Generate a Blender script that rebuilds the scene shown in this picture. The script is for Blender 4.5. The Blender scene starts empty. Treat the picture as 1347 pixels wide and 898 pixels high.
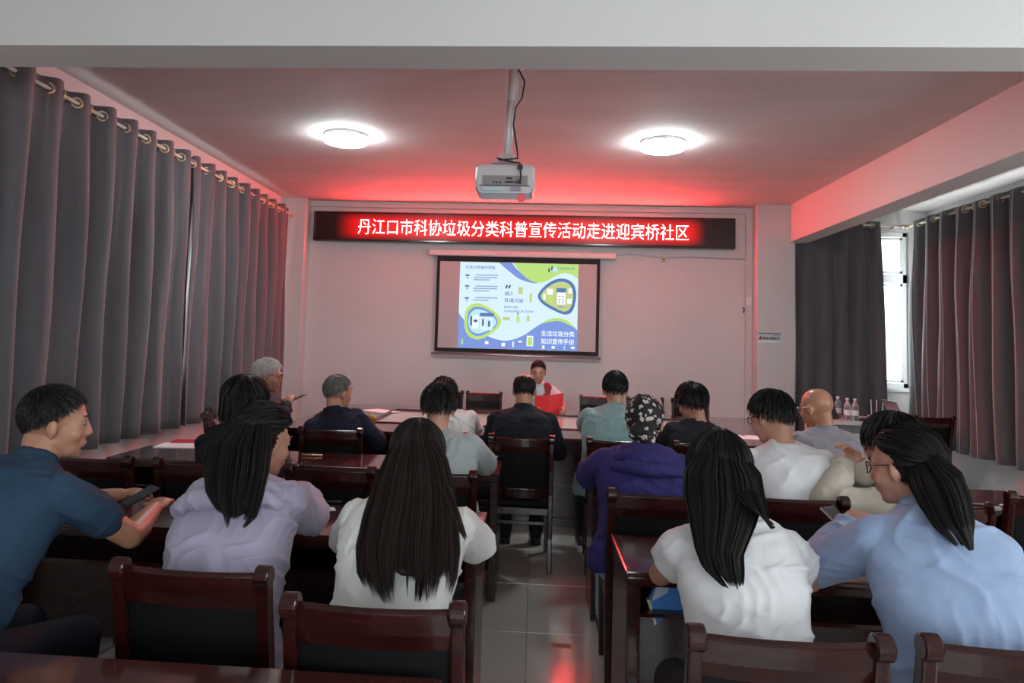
import bpy, bmesh, math, random
import numpy as np
from mathutils import Vector, Matrix, noise
from math import sin, cos, pi, radians as R
random.seed(4); RNG = np.random.default_rng(4)
SC = bpy.context.scene; COL = SC.collection
# ------------------------------------------------------------------ camera
W, H = 1347, 898
F = 950.0; PX, PY = 640.0, 384.0          # focal length and principal point (photo pixels)
YAW, PITCH, ROLL = 0.0675, 0.0665, 0.030
CAMZ = 1.6
_fw = Vector((-sin(YAW)*cos(PITCH), cos(YAW)*cos(PITCH), sin(PITCH)))
_rt = Vector((cos(YAW), sin(YAW), 0)); _up = _rt.cross(_fw)
c_rt = cos(ROLL)*_rt + sin(ROLL)*_up; c_up = -sin(ROLL)*_rt + cos(ROLL)*_up
cam = bpy.data.cameras.new('camera'); camo = bpy.data.objects.new('camera', cam); COL.objects.link(camo)
cam.sensor_width = 36; cam.lens = F*36/W; cam.shift_x = (W/2-PX)/W; cam.shift_y = (PY-H/2)/W
camo.matrix_world = Matrix(((c_rt.x, c_up.x, -_fw.x, 0), (c_rt.y, c_up.y, -_fw.y, 0), (c_rt.z, c_up.z, -_fw.z, CAMZ), (0, 0, 0, 1)))
cam.clip_start = .05
SC.camera = camo
def ray(px, py): return ((px-PX)/F)*c_rt - ((py-PY)/F)*c_up + _fw
def at(px, py, Y):
    d = ray(px, py); t = Y/d.y; return Vector((d.x*t, Y, CAMZ+d.z*t))
def atz(px, py, z):
    d = ray(px, py); t = (z-CAMZ)/d.z; return Vector((d.x*t, d.y*t, z))
# ------------------------------------------------------------------ world, lights, exposure
wd = bpy.data.worlds.new('overcast_sky'); SC.world = wd; wd.use_nodes = True
bg = wd.node_tree.nodes['Background']; bg.inputs[0].default_value = (.86, .95, 1, 1); bg.inputs[1].default_value = 2.2
SC.view_settings.view_transform = 'Standard'; SC.view_settings.look = 'None'; SC.view_settings.gamma = 1
SC.view_settings.exposure = 1.15
def area(name, loc, rot, sx, sy, power, col):
    l = bpy.data.lights.new(name, 'AREA'); l.shape = 'RECTANGLE'; l.size = sx; l.size_y = sy; l.energy = power; l.color = col
    o = bpy.data.objects.new(name, l); COL.objects.link(o); o.location = loc; o.rotation_euler = rot; return o
DAY = (.93, .98, 1.0)
area('daylight_right_window', (5.2, 1.2, 1.95), (0, R(90), 0), 1.6, 2.6, 36, DAY)      # in the near window of the right wall
area('daylight_rear_window', (.8, -2.92, 1.95), (R(90), 0, 0), 4.2, 1.6, 38, DAY)        # in the rear window
area('daylight_bay_window', (4.55, 10.62, 2.2), (R(-90), 0, 0), 2.3, 2.3, 50, DAY)         # outside the bay window
area('daylight_bay_side_window', (5.33, 7.9, 2.05), (0, R(90), 0), 1.7, 3.2, 75, DAY)    # window behind the right wall curtain
area('daylight_left_window', (-3.61, 6.9, 2.05), (0, R(-90), 0), 1.7, 4.4, 40, DAY)      # windows behind the left wall curtains
# ------------------------------------------------------------------ materials
def mat(name, col, rough=.6, metal=0, coat=0, spec=.5, bump=None, vary=None, emit=None, es=0, trans=0, sheen=0):
    m = bpy.data.materials.new(name); m.use_nodes = True; nt = m.node_tree; b = nt.nodes['Principled BSDF']
    b.inputs['Base Color'].default_value = (*col, 1); b.inputs['Roughness'].default_value = rough
    b.inputs['Metallic'].default_value = metal; b.inputs['Coat Weight'].default_value = coat
    b.inputs['Coat Roughness'].default_value = .08; b.inputs['Specular IOR Level'].default_value = spec
    b.inputs['Transmission Weight'].default_value = trans
    if sheen: b.inputs['Sheen Weight'].default_value = sheen
    if emit: b.inputs['Emission Color'].default_value = (*emit, 1); b.inputs['Emission Strength'].default_value = es
    if bump or vary:
        tc = nt.nodes.new('ShaderNodeTexCoord'); mp = nt.nodes.new('ShaderNodeMapping'); nt.links.new(tc.outputs['Object'], mp.inputs[0])
    if vary:      # (second colour, scale, stretch xyz)
        n = nt.nodes.new('ShaderNodeTexNoise'); n.inputs['Scale'].default_value = vary[1]; n.inputs['Detail'].default_value = 5
        mp.inputs['Scale'].default_value = vary[2] if len(vary) > 2 else (1, 1, 1)
        nt.links.new(mp.outputs[0], n.inputs['Vector'])
        rmp = nt.nodes.new('ShaderNodeValToRGB'); rmp.color_ramp.elements[0].position = .35; rmp.color_ramp.elements[1].position = .65
        rmp.color_ramp.elements[0].color = (*col, 1); rmp.color_ramp.elements[1].color = (*vary[0], 1)
        nt.links.new(n.outputs['Fac'], rmp.inputs[0]); nt.links.new(rmp.outputs[0], b.inputs['Base Color'])
    if bump:      # (scale, strength, distance)
        n2 = nt.nodes.new('ShaderNodeTexNoise'); n2.inputs['Scale'].default_value = bump[0]; n2.inputs['Detail'].default_value = 4
        nt.links.new(tc.outputs['Object'], n2.inputs['Vector'])
        bp = nt.nodes.new('ShaderNodeBump'); bp.inputs['Strength'].default_value = bump[1]; bp.inputs['Distance'].default_value = bump[2]
        nt.links.new(n2.outputs['Fac'], bp.inputs['Height']); nt.links.new(bp.outputs[0], b.inputs['Normal'])
    return m
M = {}
M['wall'] = mat('painted_wall', (.60, .585, .575), .75, bump=(60, .15, .004), vary=((.57, .555, .545), 1.2))
M['beam'] = mat('white_beam_paint', (.66, .65, .635), .8, bump=(40, .2, .004), vary=((.63, .62, .605), .8))
M['ceil'] = mat('ceiling_paint', (.60, .585, .57), .8, bump=(9, .35, .01), vary=((.55, .535, .52), 1.6, (.5, 2, 1)))
M['tile'] = mat('floor_tile_glaze', (.46, .45, .42), .17, coat=.4, bump=(3, .05, .01), vary=((.41, .40, .37), 2.2))
M['grout'] = mat('floor_grout', (.16, .15, .14), .8)
M['wood'] = mat('dark_mahogany', (.018, .0032, .003), .24, coat=.18, spec=.35, vary=((.032, .0058, .0048), 9, (1, 5, 5)))
M['woodtop'] = mat('mahogany_table_top', (.036, .009, .0075), .16, coat=.6, vary=((.055, .014, .011), 7, (1, 7, 7)))
M['leather'] = mat('black_leather', (.0055, .0055, .006), .6, spec=.18, bump=(160, .4, .002))
M['curtain'] = mat('grey_curtain', (.085, .080, .090), .78, bump=(220, .5, .001), vary=((.108, .102, .112), 2, (3, 3, .4)), sheen=.3)
M['slit_light'] = mat('painted_slit_light', (.46, .45, .42), .7)  # pale colour standing in for daylight slits at the curtain folds
M['brass'] = mat('pale_brass', (.62, .50, .30), .3, metal=.8)
M['rod'] = mat('cream_rod', (.75, .70, .62), .35)
M['white'] = mat('white_plastic', (.72, .72, .72), .35)
M['pvc'] = mat('white_window_frame', (.80, .83, .83), .3)
M['black'] = mat('black_plastic', (.012, .012, .014), .4)
M['ledface'] = None
M['silver'] = mat('silver_metal', (.5, .5, .52), .3, metal=.8)
M['screencloth'] = mat('screen_cloth', (.50, .46, .46), .8)
M['screenblack'] = mat('screen_black_border', (.008, .005, .008), .7)
M['mint'] = mat('mint_glass_panel', (.50, .56, .50), .12, coat=.5)
M['redpaper'] = mat('red_paper', (.50, .012, .022), .55)
M['paper'] = mat('white_paper', (.78, .78, .80), .7)
M['skin'] = mat('skin', (.50, .27, .185), .5, bump=(70, .15, .002), vary=((.45, .23, .155), 8))
M['skinred'] = mat('ruddy_skin', (.44, .215, .135), .45, bump=(70, .15, .002), vary=((.38, .175, .11), 8))
M['scalp'] = mat('shiny_scalp_skin', (.48, .245, .15), .32, vary=((.42, .20, .12), 7))
M['lip'] = mat('lip', (.36, .15, .115), .45)
M['eye'] = mat('eye_white', (.26, .22, .19), .45)
M['iris'] = mat('iris', (.02, .012, .01), .15)
M['hair'] = mat('black_hair', (.0085, .0068, .0065), .5, spec=.32)
M['hairbrown'] = mat('dark_brown_hair', (.018, .0105, .009), .5, spec=.32)
M['hairgrey'] = mat('grey_hair', (.13, .12, .115), .5)
M['hairwhite'] = mat('white_hair', (.50, .47, .44), .5)
M['glass'] = mat('clear_glass', (1, 1, 1), .03, trans=1)
def thin_glass(name, tint, gloss):
    m = bpy.data.materials.new(name); m.use_nodes = True; nt = m.node_tree; nt.nodes.remove(nt.nodes['Principled BSDF'])
    a = nt.nodes.new('ShaderNodeBsdfTransparent'); a.inputs[0].default_value = (*tint, 1); g = nt.nodes.new('ShaderNodeBsdfGlossy'); g.inputs['Roughness'].default_value = .03
    x = nt.nodes.new('ShaderNodeMixShader'); x.inputs[0].default_value = gloss; nt.links.new(a.outputs[0], x.inputs[1]); nt.links.new(g.outputs[0], x.inputs[2]); nt.links.new(x.outputs[0], nt.nodes['Material Output'].inputs[0]); return m
M['glass'] = thin_glass('clear_glass', (.97, .99, .98), .06)
def fabric(n, c, c2=None, sc=3.0): return mat(n, c, .85, spec=.25, bump=(180, .35, .0015), vary=((c2 or tuple(x*.88 for x in c)), sc), sheen=.15 if sum(c) > .5 else 0)
def emis(name, col, s):
    m = bpy.data.materials.new(name); m.use_nodes = True; nt = m.node_tree; nt.nodes.remove(nt.nodes['Principled BSDF'])
    e = nt.nodes.new('ShaderNodeEmission'); e.inputs[0].default_value = (*col, 1); e.inputs[1].default_value = s
    nt.links.new(e.outputs[0], nt.nodes['Material Output'].inputs[0]); return m
M['lamp'] = emis('lamp_diffuser_light', (.93, .98, 1), 36.0)
M['ledtext'] = emis('red_led_light', (1.0, .050, .048), 112.0)
# ------------------------------------------------------------------ mesh helpers
class MB:
    def __init__(s): s.v = []; s.f = []; s.m = []
    def add(s, vs, fs, mi=0):
        n = len(s.v); s.v += [tuple(v) for v in vs]; s.f += [tuple(i+n for i in f) for f in fs]; s.m += [mi]*len(fs); return s
    def box(s, x0, y0, z0, x1, y1, z1, mi=0):
        vs = [(x, y, z) for z in (z0, z1) for y in (y0, y1) for x in (x0, x1)]
        return s.add(vs, [(0, 2, 3, 1), (4, 5, 7, 6), (0, 1, 5, 4), (2, 6, 7, 3), (0, 4, 6, 2), (1, 3, 7, 5)], mi)
    def rings(s, rs, cap=True, mi=0):
        n = len(rs[0]); vs = [p for r in rs for p in r]; fs = []
        for k in range(len(rs)-1):
            for i in range(n):
                j = (i+1) % n; fs.append((k*n+i, k*n+j, (k+1)*n+j, (k+1)*n+i))
        if cap: fs.append(tuple(range(n))[::-1]); fs.append(tuple((len(rs)-1)*n+i for i in range(n)))
        return s.add(vs, fs, mi)
    def tube(s, pts, r, n=10, mi=0, sx=1, cap=True):
        pts = [Vector(p) for p in pts]; rs = []; rr = r if isinstance(r, (list, tuple)) else [r]*len(pts)
        ref = None
        for i, p in enumerate(pts):
            t = (pts[min(i+1, len(pts)-1)]-pts[max(i-1, 0)]).normalized()
            if ref is None: ref = Vector((0, 0, 1)) if abs(t.z) < .9 else Vector((0, 1, 0))
            a = t.cross(ref).normalized(); b = a.cross(t).normalized(); ref = b
            rs.append([p+(a*cos(q)*sx+b*sin(q))*rr[i] for q in [2*pi*k/n for k in range(n)]])
        return s.rings(rs, cap, mi)
    def cyl(s, c0, c1, r, n=16, mi=0): return s.tube([c0, c1], r, n, mi)
    def caps(s, a, b, ra, rb, n=12, mi=0):
        a = Vector(a); b = Vector(b); d = (b-a); L = d.length or 1e-4; d = d/L
        pts = []; rr = []
        for q in (80, 60, 35, 12): pts.append(a-d*ra*sin(R(q))); rr.append(ra*cos(R(q)))
        for k in range(1, 4): pts.append(a+d*L*k/4); rr.append(ra+(rb-ra)*k/4)
        for q in (12, 35, 60, 80): pts.append(b+d*rb*sin(R(q))); rr.append(rb*cos(R(q)))
        return s.tube(pts, rr, n, mi)
    def ell(s, c, r, rot=None, n=18, mi=0, k=12):
        c = Vector(c); rs = []
        for i in range(1, k):
            th = pi*i/k; ring = []
            for j in range(n):
                ph = 2*pi*j/n; p = Vector((r[0]*sin(th)*cos(ph), r[1]*sin(th)*sin(ph), -r[2]*cos(th)))
                ring.append(c+(rot @ p if rot else p))
            rs.append(ring)
        return s.rings(rs, True, mi)
    def lathe(s, prof, c=(0, 0, 0), n=20, mi=0):
        return s.rings([[(c[0]+r*cos(2*pi*j/n), c[1]+r*sin(2*pi*j/n), c[2]+z) for j in range(n)] for r, z in prof], True, mi)
    def mesh(s, name):
        me = bpy.data.meshes.new(name); me.from_pydata(s.v, [], s.f)
        me.polygons.foreach_set('material_index', s.m); me.update(); return me
def link(name, me, mats, parent=None, smooth=False, bev=0, loc=None):
    o = bpy.data.objects.new(name, me); COL.objects.link(o)
    for m in (mats if isinstance(mats, (list, tuple)) else [mats]): me.materials.append(m)
    bm = bmesh.new(); bm.from_mesh(me); bmesh.ops.recalc_face_normals(bm, faces=bm.faces)
    if bev: bmesh.ops.bevel(bm, geom=[e for e in bm.edges if e.calc_face_angle(0) > .6], offset=bev, segments=2, affect='EDGES', profile=.6, clamp_overlap=True)
    bm.to_mesh(me); bm.free()
    if smooth: me.shade_smooth()
    elif bev: me.shade_auto_smooth() if hasattr(me, 'shade_auto_smooth') else None
    if parent: o.parent = parent
    if loc: o.location = loc
    return o
def obj(name, mb, m, parent=None, smooth=False, bev=0, loc=None): return link(name, mb.mesh(name), m, parent, smooth, bev, loc)
def thing(name, label, cat, loc=(0, 0, 0), rot=0, group=None):
    o = bpy.data.objects.new(name, None); o.empty_display_size = .1; COL.objects.link(o); o.location = loc; o.rotation_euler = (0, 0, rot)
    return tag(o, label, cat, group)
def tag(o, label, cat, group=None):
    o['label'] = label; o['category'] = cat
    if group: o['group'] = group
    return o
def struct(name, mb, m, **k):
    o = obj(name, mb, m, **k); o['kind'] = 'structure'; return o
def copy_tree(o, parent=None):
    c = o.copy(); COL.objects.link(c); c.parent = parent
    for ch in list(o.children): copy_tree(ch, c)
    return c
def evaluated(o):
    dg = bpy.context.evaluated_depsgraph_get(); dg.update()
    me = bpy.data.meshes.new_from_object(o.evaluated_get(dg)); d = o.data; bpy.data.objects.remove(o)
    (bpy.data.meshes if isinstance(d, bpy.types.Mesh) else bpy.data.curves).remove(d); return me
def remesh(mb, vox, sm=3, fac=.5):
    o = bpy.data.objects.new('tmp', mb.mesh('tmp')); COL.objects.link(o)
    bm = bmesh.new(); bm.from_mesh(o.data); bmesh.ops.recalc_face_normals(bm, faces=bm.faces); bm.to_mesh(o.data); bm.free()
    r = o.modifiers.new('r', 'REMESH'); r.mode = 'VOXEL'; r.voxel_size = vox
    s = o.modifiers.new('s', 'SMOOTH'); s.iterations = sm; s.factor = fac
    return evaluated(o)
def text_mesh(body, size, ext=.002, bold=0, space=1.0):
    c = bpy.data.curves.new('lettering', 'FONT'); c.body = body; c.size = size; c.extrude = ext; c.offset = bold; c.align_x = 'CENTER'; c.align_y = 'CENTER'
    c.space_character = space; c.resolution_u = 2
    o = bpy.data.objects.new('tmp', c); COL.objects.link(o); return evaluated(o)
def fit_text(me, x0, x1, z0, z1, y, flip=1):   # stand the text up in the xz plane, facing -y, filling the box
    co = np.empty(len(me.vertices)*3); me.vertices.foreach_get('co', co); co = co.reshape(-1, 3)
    a, b = co.min(0), co.max(0)
    n = np.empty_like(co); n[:, 0] = x0+(co[:, 0]-a[0])/(b[0]-a[0])*(x1-x0); n[:, 2] = z0+(co[:, 1]-a[1])/(b[1]-a[1])*(z1-z0); n[:, 1] = y-co[:, 2]
    me.vertices.foreach_set('co', n.ravel()); me.update(); return me
# ------------------------------------------------------------------ the room
XL, XR, YF, ZC, YB = -3.62, 5.34, 10.2, 3.54, -3.0
fl = MB().box(XL-.2, YB-.2, -.12, XR+.2, YF+.3, -.004); floor = struct('floor', fl, M['grout'])
tme = None
for i in range(-5, 7):
    for j in range(-1, 13):
        if tme is None:
            t = obj('tile', MB().box(0, 0, -.02, .796, .796, 0), M['tile'], floor, bev=.002); tme = t.data
        else:
            t = bpy.data.objects.new('tile', tme); COL.objects.link(t); t.parent = floor
        t.location = (i*.8+.002, j*.8+.11, 0)
struct('ceiling', MB().box(XL-.2, YB-.2, ZC, XR+.2, YF+.3, ZC+.15), M['ceil'])
struct('wall_left', MB().box(XL-.2, YB, 0, XL, YF, ZC), M['wall'])
# far wall with the bay window opening
WX0, WX1, WZ0, WZ1 = 3.7, 5.10, 1.12, 3.25
struct('wall_front', MB().box(XL-.2, YF, 0, WX0, YF+.24, ZC).box(WX0, YF, 0, WX1, YF+.24, WZ0).box(WX0, YF, WZ1, WX1, YF+.24, ZC).box(WX1, YF, 0, XR+.2, YF+.24, ZC), M['wall'])
struct('wall_right', MB().box(XR, 2.6, 0, XR+.2, YF, ZC).box(XR, YB, 0, XR+.2, -.2, ZC).box(XR, -.2, 0, XR+.2, 2.6, 1.1).box(XR, -.2, 2.8, XR+.2, 2.6, ZC), M['wall'])
struct('wall_back', MB().box(XL, YB-.2, 0, -1.4, YB, ZC).box(3.0, YB-.2, 0, XR, YB, ZC).box(-1.4, YB-.2, 0, 3.0, YB, 1.1).box(-1.4, YB-.2, 2.8, 3.0, YB, ZC), M['wall'])
struct('trim_1', MB().box(XL, 3.45, 3.04, XR, 3.75, ZC), M['beam'])               # beam across the room
struct('trim_2', MB().box(3.4, 3.75, 3.04, 3.66, YF, ZC), M['beam'])             # beam along the bay
struct('trim_3', MB().box(XL, 9.95, 0, -3.28, YF, ZC), M['wall'])                # column in the left corner
struct('trim_4', MB().box(2.98, 9.9, 0, 3.47, YF, ZC), M['wall'])                # column right of the screen wall
struct('trim_5', MB().box(-3.28, 10.16, 3.46, 2.98, YF, ZC).box(2.9, 10.15, .1, 2.98, YF, 3.46), M['wall'])
struct('baseboard_front', MB().box(-3.28, 10.185, 0, 2.9, YF, .1), M['tile'])
# bay window
wf = MB()
y0, y1 = YF+.06, YF+.13
for (a, b, c, d) in ((WX0, WZ0, WX1, WZ0+.06), (WX0, WZ1-.06, WX1, WZ1), (WX0, WZ0, WX0+.06, WZ1), (WX1-.06, WZ0, WX1, WZ1), (WX0, 2.55, WX1, 2.67), (4.36, WZ0, 4.44, WZ1)):
    wf.box(a, y0, b, c, y1, d)
for (a, b, c, d) in ((4.50, WZ0+.07, 5.03, 2.54), (4.50, 2.68, 5.03, WZ1-.07), (3.77, WZ0+.07, 4.32, 2.54)):
    for q in ((a, b, c, b+.035), (a, d-.035, c, d), (a, b, a+.035, d), (c-.035, b, c, d)): wf.box(q[0], y0-.015, q[1], q[2], y1-.02, q[3])
w1 = struct('window_1', wf, M['pvc'], bev=.004)
obj('pane', MB().box(WX0+.06, YF+.09, WZ0+.06, WX1-.06, YF+.096, WZ1-.06), M['glass'], w1)
obj('window_sill', MB().box(WX0-.04, YF-.04, WZ0-.05, WX1+.04, YF+.06, WZ0-.002), M['pvc'], w1, bev=.005)
for nm, bx in (('window_2', ('x',)), ('window_3', ('y',))):
    f_ = MB()
    if bx[0] == 'x':
        for a, b, c, d in ((-.2, 1.1, 2.6, 1.16), (-.2, 2.74, 2.6, 2.8), (-.2, 1.1, -.14, 2.8), (2.54, 1.1, 2.6, 2.8), (1.17, 1.1, 1.23, 2.8)): f_.box(XR+.05, a, b, XR+.11, c, d)
    else:
        for a, b, c, d in ((-1.4, 1.1, 3, 1.16), (-1.4, 2.74, 3, 2.8), (-1.4, 1.1, -1.34, 2.8), (2.94, 1.1, 3, 2.8), (.77, 1.1, .83, 2.8)): f_.box(a, YB-.11, b, c, YB-.05, d)
    struct(nm, f_, M['pvc'])
struct('window_4', MB().box(5.325, 6.2, 1.14, 5.345, 6.28, 2.96).box(5.325, 9.52, 1.14, 5.345, 9.6, 2.96).box(5.325, 6.2, 1.12, 5.345, 9.6, 1.2).box(5.325, 6.2, 2.9, 5.345, 9.6, 2.98).box(5.325, 7.86, 1.2, 5.345, 7.94, 2.9), M['pvc'])
struct('window_5', MB().box(-3.625, 4.6, 1.14, -3.605, 4.68, 2.96).box(-3.625, 9.12, 1.14, -3.605, 9.2, 2.96).box(-3.625, 4.6, 1.12, -3.605, 9.2, 1.2).box(-3.625, 4.6, 2.9, -3.605, 9.2, 2.98).box(-3.625, 6.86, 1.2, -3.605, 6.94, 2.9), M['pvc'])
# pale building outside
bld = thing('apartment_building', 'pale washed-out building facade seen through the bay window', 'building', (5, 24, -6))
obj('wall', MB().box(-6, 0, 0, 10, 6, 16), mat('pale_render', (.74, .78, .76), .8), bld)
for i in range(5):
    for k in range(5):
        obj('window', MB().box(-4+i*2.6, -.06, 1.2+k*2.9, -2.6+i*2.6, .02, 2.8+k*2.9), mat('pale_pane', (.5, .58, .6), .3) if (i, k) == (0, 0) else bpy.data.materials['pale_pane'], bld)
    obj('ledge', MB().box(-6, -.5, .9+i*2.9, 10, 0, 1.05+i*2.9), M['white'], bld)
# ------------------------------------------------------------------ curtains
def curtain(name, label, pos, ax, a0, a1, z0, z1, pitch, amp, rodz, seed, grp, bunch=0, slit_light=False, side=1):
    """rod runs along axis ax ('y' or 'x') at coordinate pos; folds swing +-amp across it"""
    rnd = random.Random(seed); t = thing(name, label, 'curtain', (0, 0, 0), 0, grp)
    n = int(abs(a1-a0)/.014); vs = []; K = 26; nf = max(2, round((a1-a0)/pitch)); fr = []
    ph = [rnd.uniform(-.25, .25) for _ in range(nf+2)]; am = [rnd.uniform(.75, 1.15) for _ in range(nf+2)]
    for i in range(n+1):
        u = i/n*nf; k = int(u); f = u-k
        p_ = ph[k]*(1-f)+ph[k+1]*f; a_ = am[k]*(1-f)+am[k+1]*f
        for j in range(K+1):
            v = j/K                                        # 0 top .. 1 bottom
            s = sin(2*pi*(u+p_*v*.9)); c_ = sin(4*pi*(u)+1.0+seed)
            s = math.copysign(abs(s)**.75, s)
            off = amp*(s*(a_*(.55+.45*min(1, v*3)))+.12*c_*v)+.012*sin(7*v+k*1.7)
            al = a0+(a1-a0)*(i/n)+.03*sin(2*pi*u+1.3)*v*rnd.uniform(.98, 1.02)+bunch*v*(i/n-.5)
            z = z1+(z0-z1)*v
            if j == 0: z += .012*sin(2*pi*u)
            vs.append((pos+off, al, z) if ax == 'y' else (al, pos+off, z))
    fs = [(i*(K+1)+j, (i+1)*(K+1)+j, (i+1)*(K+1)+j+1, i*(K+1)+j+1) for i in range(n) for j in range(K)]
    cl = obj('cloth', MB().add(vs, fs), M['curtain'], t, smooth=True)
    sol = cl.modifiers.new('thick', 'SOLIDIFY'); sol.thickness = .004
    if slit_light:                                             # pale strips painting the bright window slits at the folds
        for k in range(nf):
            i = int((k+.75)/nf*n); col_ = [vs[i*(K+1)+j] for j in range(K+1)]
            obj('slit_strip', MB().tube([(x-.006, y-.006, z) for x, y, z in col_], .0055, 6), M['slit_light'], t, smooth=True)
    for k in range(nf*2):                                  # grommets where the cloth crosses the rod
        al = a0+(a1-a0)*(k/2)/nf
        ring = []; rr = .036
        for q in range(16):
            w_ = 2*pi*q/16; sgn = 1 if k % 2 == 0 else -1
            d1 = (sgn*.75, .66) if ax == 'y' else (.66, sgn*.75)
            ring.append(Vector(((pos if ax == 'y' else al)+d1[0]*rr*cos(w_), (al if ax == 'y' else pos)+d1[1]*rr*cos(w_), rodz+rr*sin(w_))))
        ring.append(ring[0]); obj('grommet', MB().tube(ring, .010, 8, cap=False), M['brass'], t, smooth=True)
    return t
LR = 3.27
curtain('curtain', 'grey grommet curtain on the left wall, nearer panel with deep folds', -3.44, 'y', 4.1, 6.97, .67, 3.35, .335, .075, LR, 1, 'grey curtains on the left wall')
curtain('curtain', 'grey grommet curtain on the left wall, farther panel ending by the corner', -3.45, 'y', 6.90, 9.72, .67, 3.35, .33, .07, LR, 2, 'grey curtains on the left wall')
curtain('curtain', 'dark grey curtain hanging left of the bright bay window', 9.98, 'x', 3.5, 4.62, .42, 3.36, .23, .05, 3.30, 3, 'grey curtains in the right bay', bunch=.08)
curtain('curtain', 'wide grey curtain with painted light slits along its folds on the right wall', 5.02, 'y', 5.6, 9.92, .45, 3.36, .34, .075, 3.30, 4, 'grey curtains in the right bay', slit_light=True)
def rod(label, p0, p1, brs):
    t = thing('curtain_rod', label, 'curtain rod', (0, 0, 0)); p0 = Vector(p0); p1 = Vector(p1)
    obj('rod', MB().cyl(p0, p1, .014, 12), M['rod'], t, smooth=True)
    for p, d in ((p0, -1), (p1, 1)):
        e = (p1-p0).normalized()*d; obj('finial', MB().ell(p+e*.03, (.028, .028, .028)), M['brass'], t, smooth=True)
    for a, b in brs: obj('bracket', MB().cyl(a, b, .010, 8), M['brass'], t, smooth=True)
rod('cream rod carrying the left wall curtains', (-3.44, 3.95, LR), (-3.44, 9.82, LR), [((-3.44, 9.77, LR), (-3.62, 9.77, LR)), ((-3.44, 6.94, LR), (-3.62, 6.94, LR))])
rod('cream rod carrying the right wall curtain', (5.02, 5.4, 3.30), (5.02, 10.02, 3.30), [((5.02, 9.97, 3.3), (5.34, 9.97, 3.3))])
rod('short rod across the top of the bay window', (3.48, 9.98, 3.30), (4.90, 9.98, 3.30), [((4.86, 9.98, 3.3), (4.86, 10.2, 3.3))])
# ------------------------------------------------------------------ LED sign
def wx(px, Y=10.1): return at(px, 400, Y).x
SX0, SX1, SZ0, SZ1 = -3.03, 2.80, 2.955, 3.36
_a = at(414, 277, 10.08); _b = at(967, 327.5, 10.08); _c = at(414, 315, 10.08); _d = at(967, 288, 10.08)
SX0, SX1 = _a.x, _b.x; SZ1 = (_a.z+_d.z)/2; SZ0 = (_b.z+_c.z)/2
sign = thing('led_sign', 'long black LED sign with glowing red Chinese lettering on the front wall', 'sign', ((SX0+SX1)/2, 10.08, SZ0))
hw = (SX1-SX0)/2; hh = SZ1-SZ0
fr = MB().box(-hw, 0, 0, hw, .118, hh); obj('housing', fr, M['black'], sign)
fb = MB()
for q in ((-hw, 0, hw, .025), (-hw, hh-.025, hw, hh), (-hw, 0, -hw+.025, hh), (hw-.025, 0, hw, hh)): fb.box(q[0], -.018, q[1], q[2], 0, q[3])
obj('frame', fb, mat('dark_red_frame', (.02, .004, .005), .25, coat=.5), sign, bev=.003)
m = bpy.data.materials.new('led_panel_glow'); m.use_nodes = True; nt = m.node_tree; b = nt.nodes['Principled BSDF']
b.inputs['Base Color'].default_value = (.012, .004, .005, 1); b.inputs['Roughness'].default_value = .35
tc = nt.nodes.new('ShaderNodeTexCoord'); sp = nt.nodes.new('ShaderNodeSeparateXYZ'); nt.links.new(tc.outputs['Object'], sp.inputs[0])
def mr(src, a, b_, c, d):
    n = nt.nodes.new('ShaderNodeMapRange'); n.interpolation_type = 'SMOOTHSTEP'
    for i, v in enumerate((a, b_, c, d)): n.inputs[i+1].default_value = v
    nt.links.new(src, n.inputs[0]); return n.outputs[0]
def mul(a, b_):
    n = nt.nodes.new('ShaderNodeMath'); n.operation = 'MULTIPLY'; nt.links.new(a, n.inputs[0])
    if isinstance(b_, float): n.inputs[1].default_value = b_
    else: nt.links.new(b_, n.inputs[1])
    return n.outputs[0]
TX0 = at(471, 300, 10.06).x-(SX0+SX1)/2; TX1 = at(906, 300, 10.06).x-(SX0+SX1)/2
g = mul(mul(mr(sp.outputs[0], TX0-.35, TX0+.05, 0, 1), mr(sp.outputs[0], TX1-.05, TX1+.25, 1, 0)), mul(mr(sp.outputs[2], .0, .15, 0.12, 1), mr(sp.outputs[2], hh-.15, hh, 1, .12)))
b.inputs['Emission Color'].default_value = (.42, .001, .0015, 1); nt.links.new(mul(g, 1.0), b.inputs['Emission Strength'])
obj('led_panel', MB().box(-hw+.025, -.006, .025, hw-.025, 0, hh-.025), m, sign)
tm = fit_text(text_mesh('丹江口市科协垃圾分类科普宣传活动走进迎宾桥社区', .25, .002, -.0045), TX0, TX1, hh*.24, hh*.76, -.010)
link('lettering', tm, M['ledtext'], sign)
# ------------------------------------------------------------------ projection screen
q0 = at(575, 336, 10.12); q1 = at(790, 341, 10.12); q2 = at(571.5, 462, 10.12); q3 = at(787, 468, 10.12)
PX0 = (q0.x+q2.x)/2; PX1 = (q1.x+q3.x)/2; PZ1 = (q0.z+q1.z)/2; PZ0 = (q2.z+q3.z)/2
scr = thing('projection_screen', 'pull-down projection screen with black border hanging under the LED sign', 'screen', ((PX0+PX1)/2, 10.12, PZ0))
sw = (PX1-PX0)/2; sh = PZ1-PZ0
obj('cloth', MB().box(-sw, 0, 0, sw, .004, sh), M['screenblack'], scr)
obj('viewing_area', MB().box(-sw+.045, -.003, .055, sw-.045, 0, sh-.075), M['screencloth'], scr)
hx = sw+.12
obj('roller_housing', MB().box(-hx, -.05, sh, hx+.1, .06, sh+.085), mat('roller_white', (.62, .55, .55), .4), scr, bev=.02)
obj('bottom_bar', MB().cyl((-sw-.04, 0, -.03), (sw+.03, 0, -.03), .018), M['silver'], scr, smooth=True)
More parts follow.
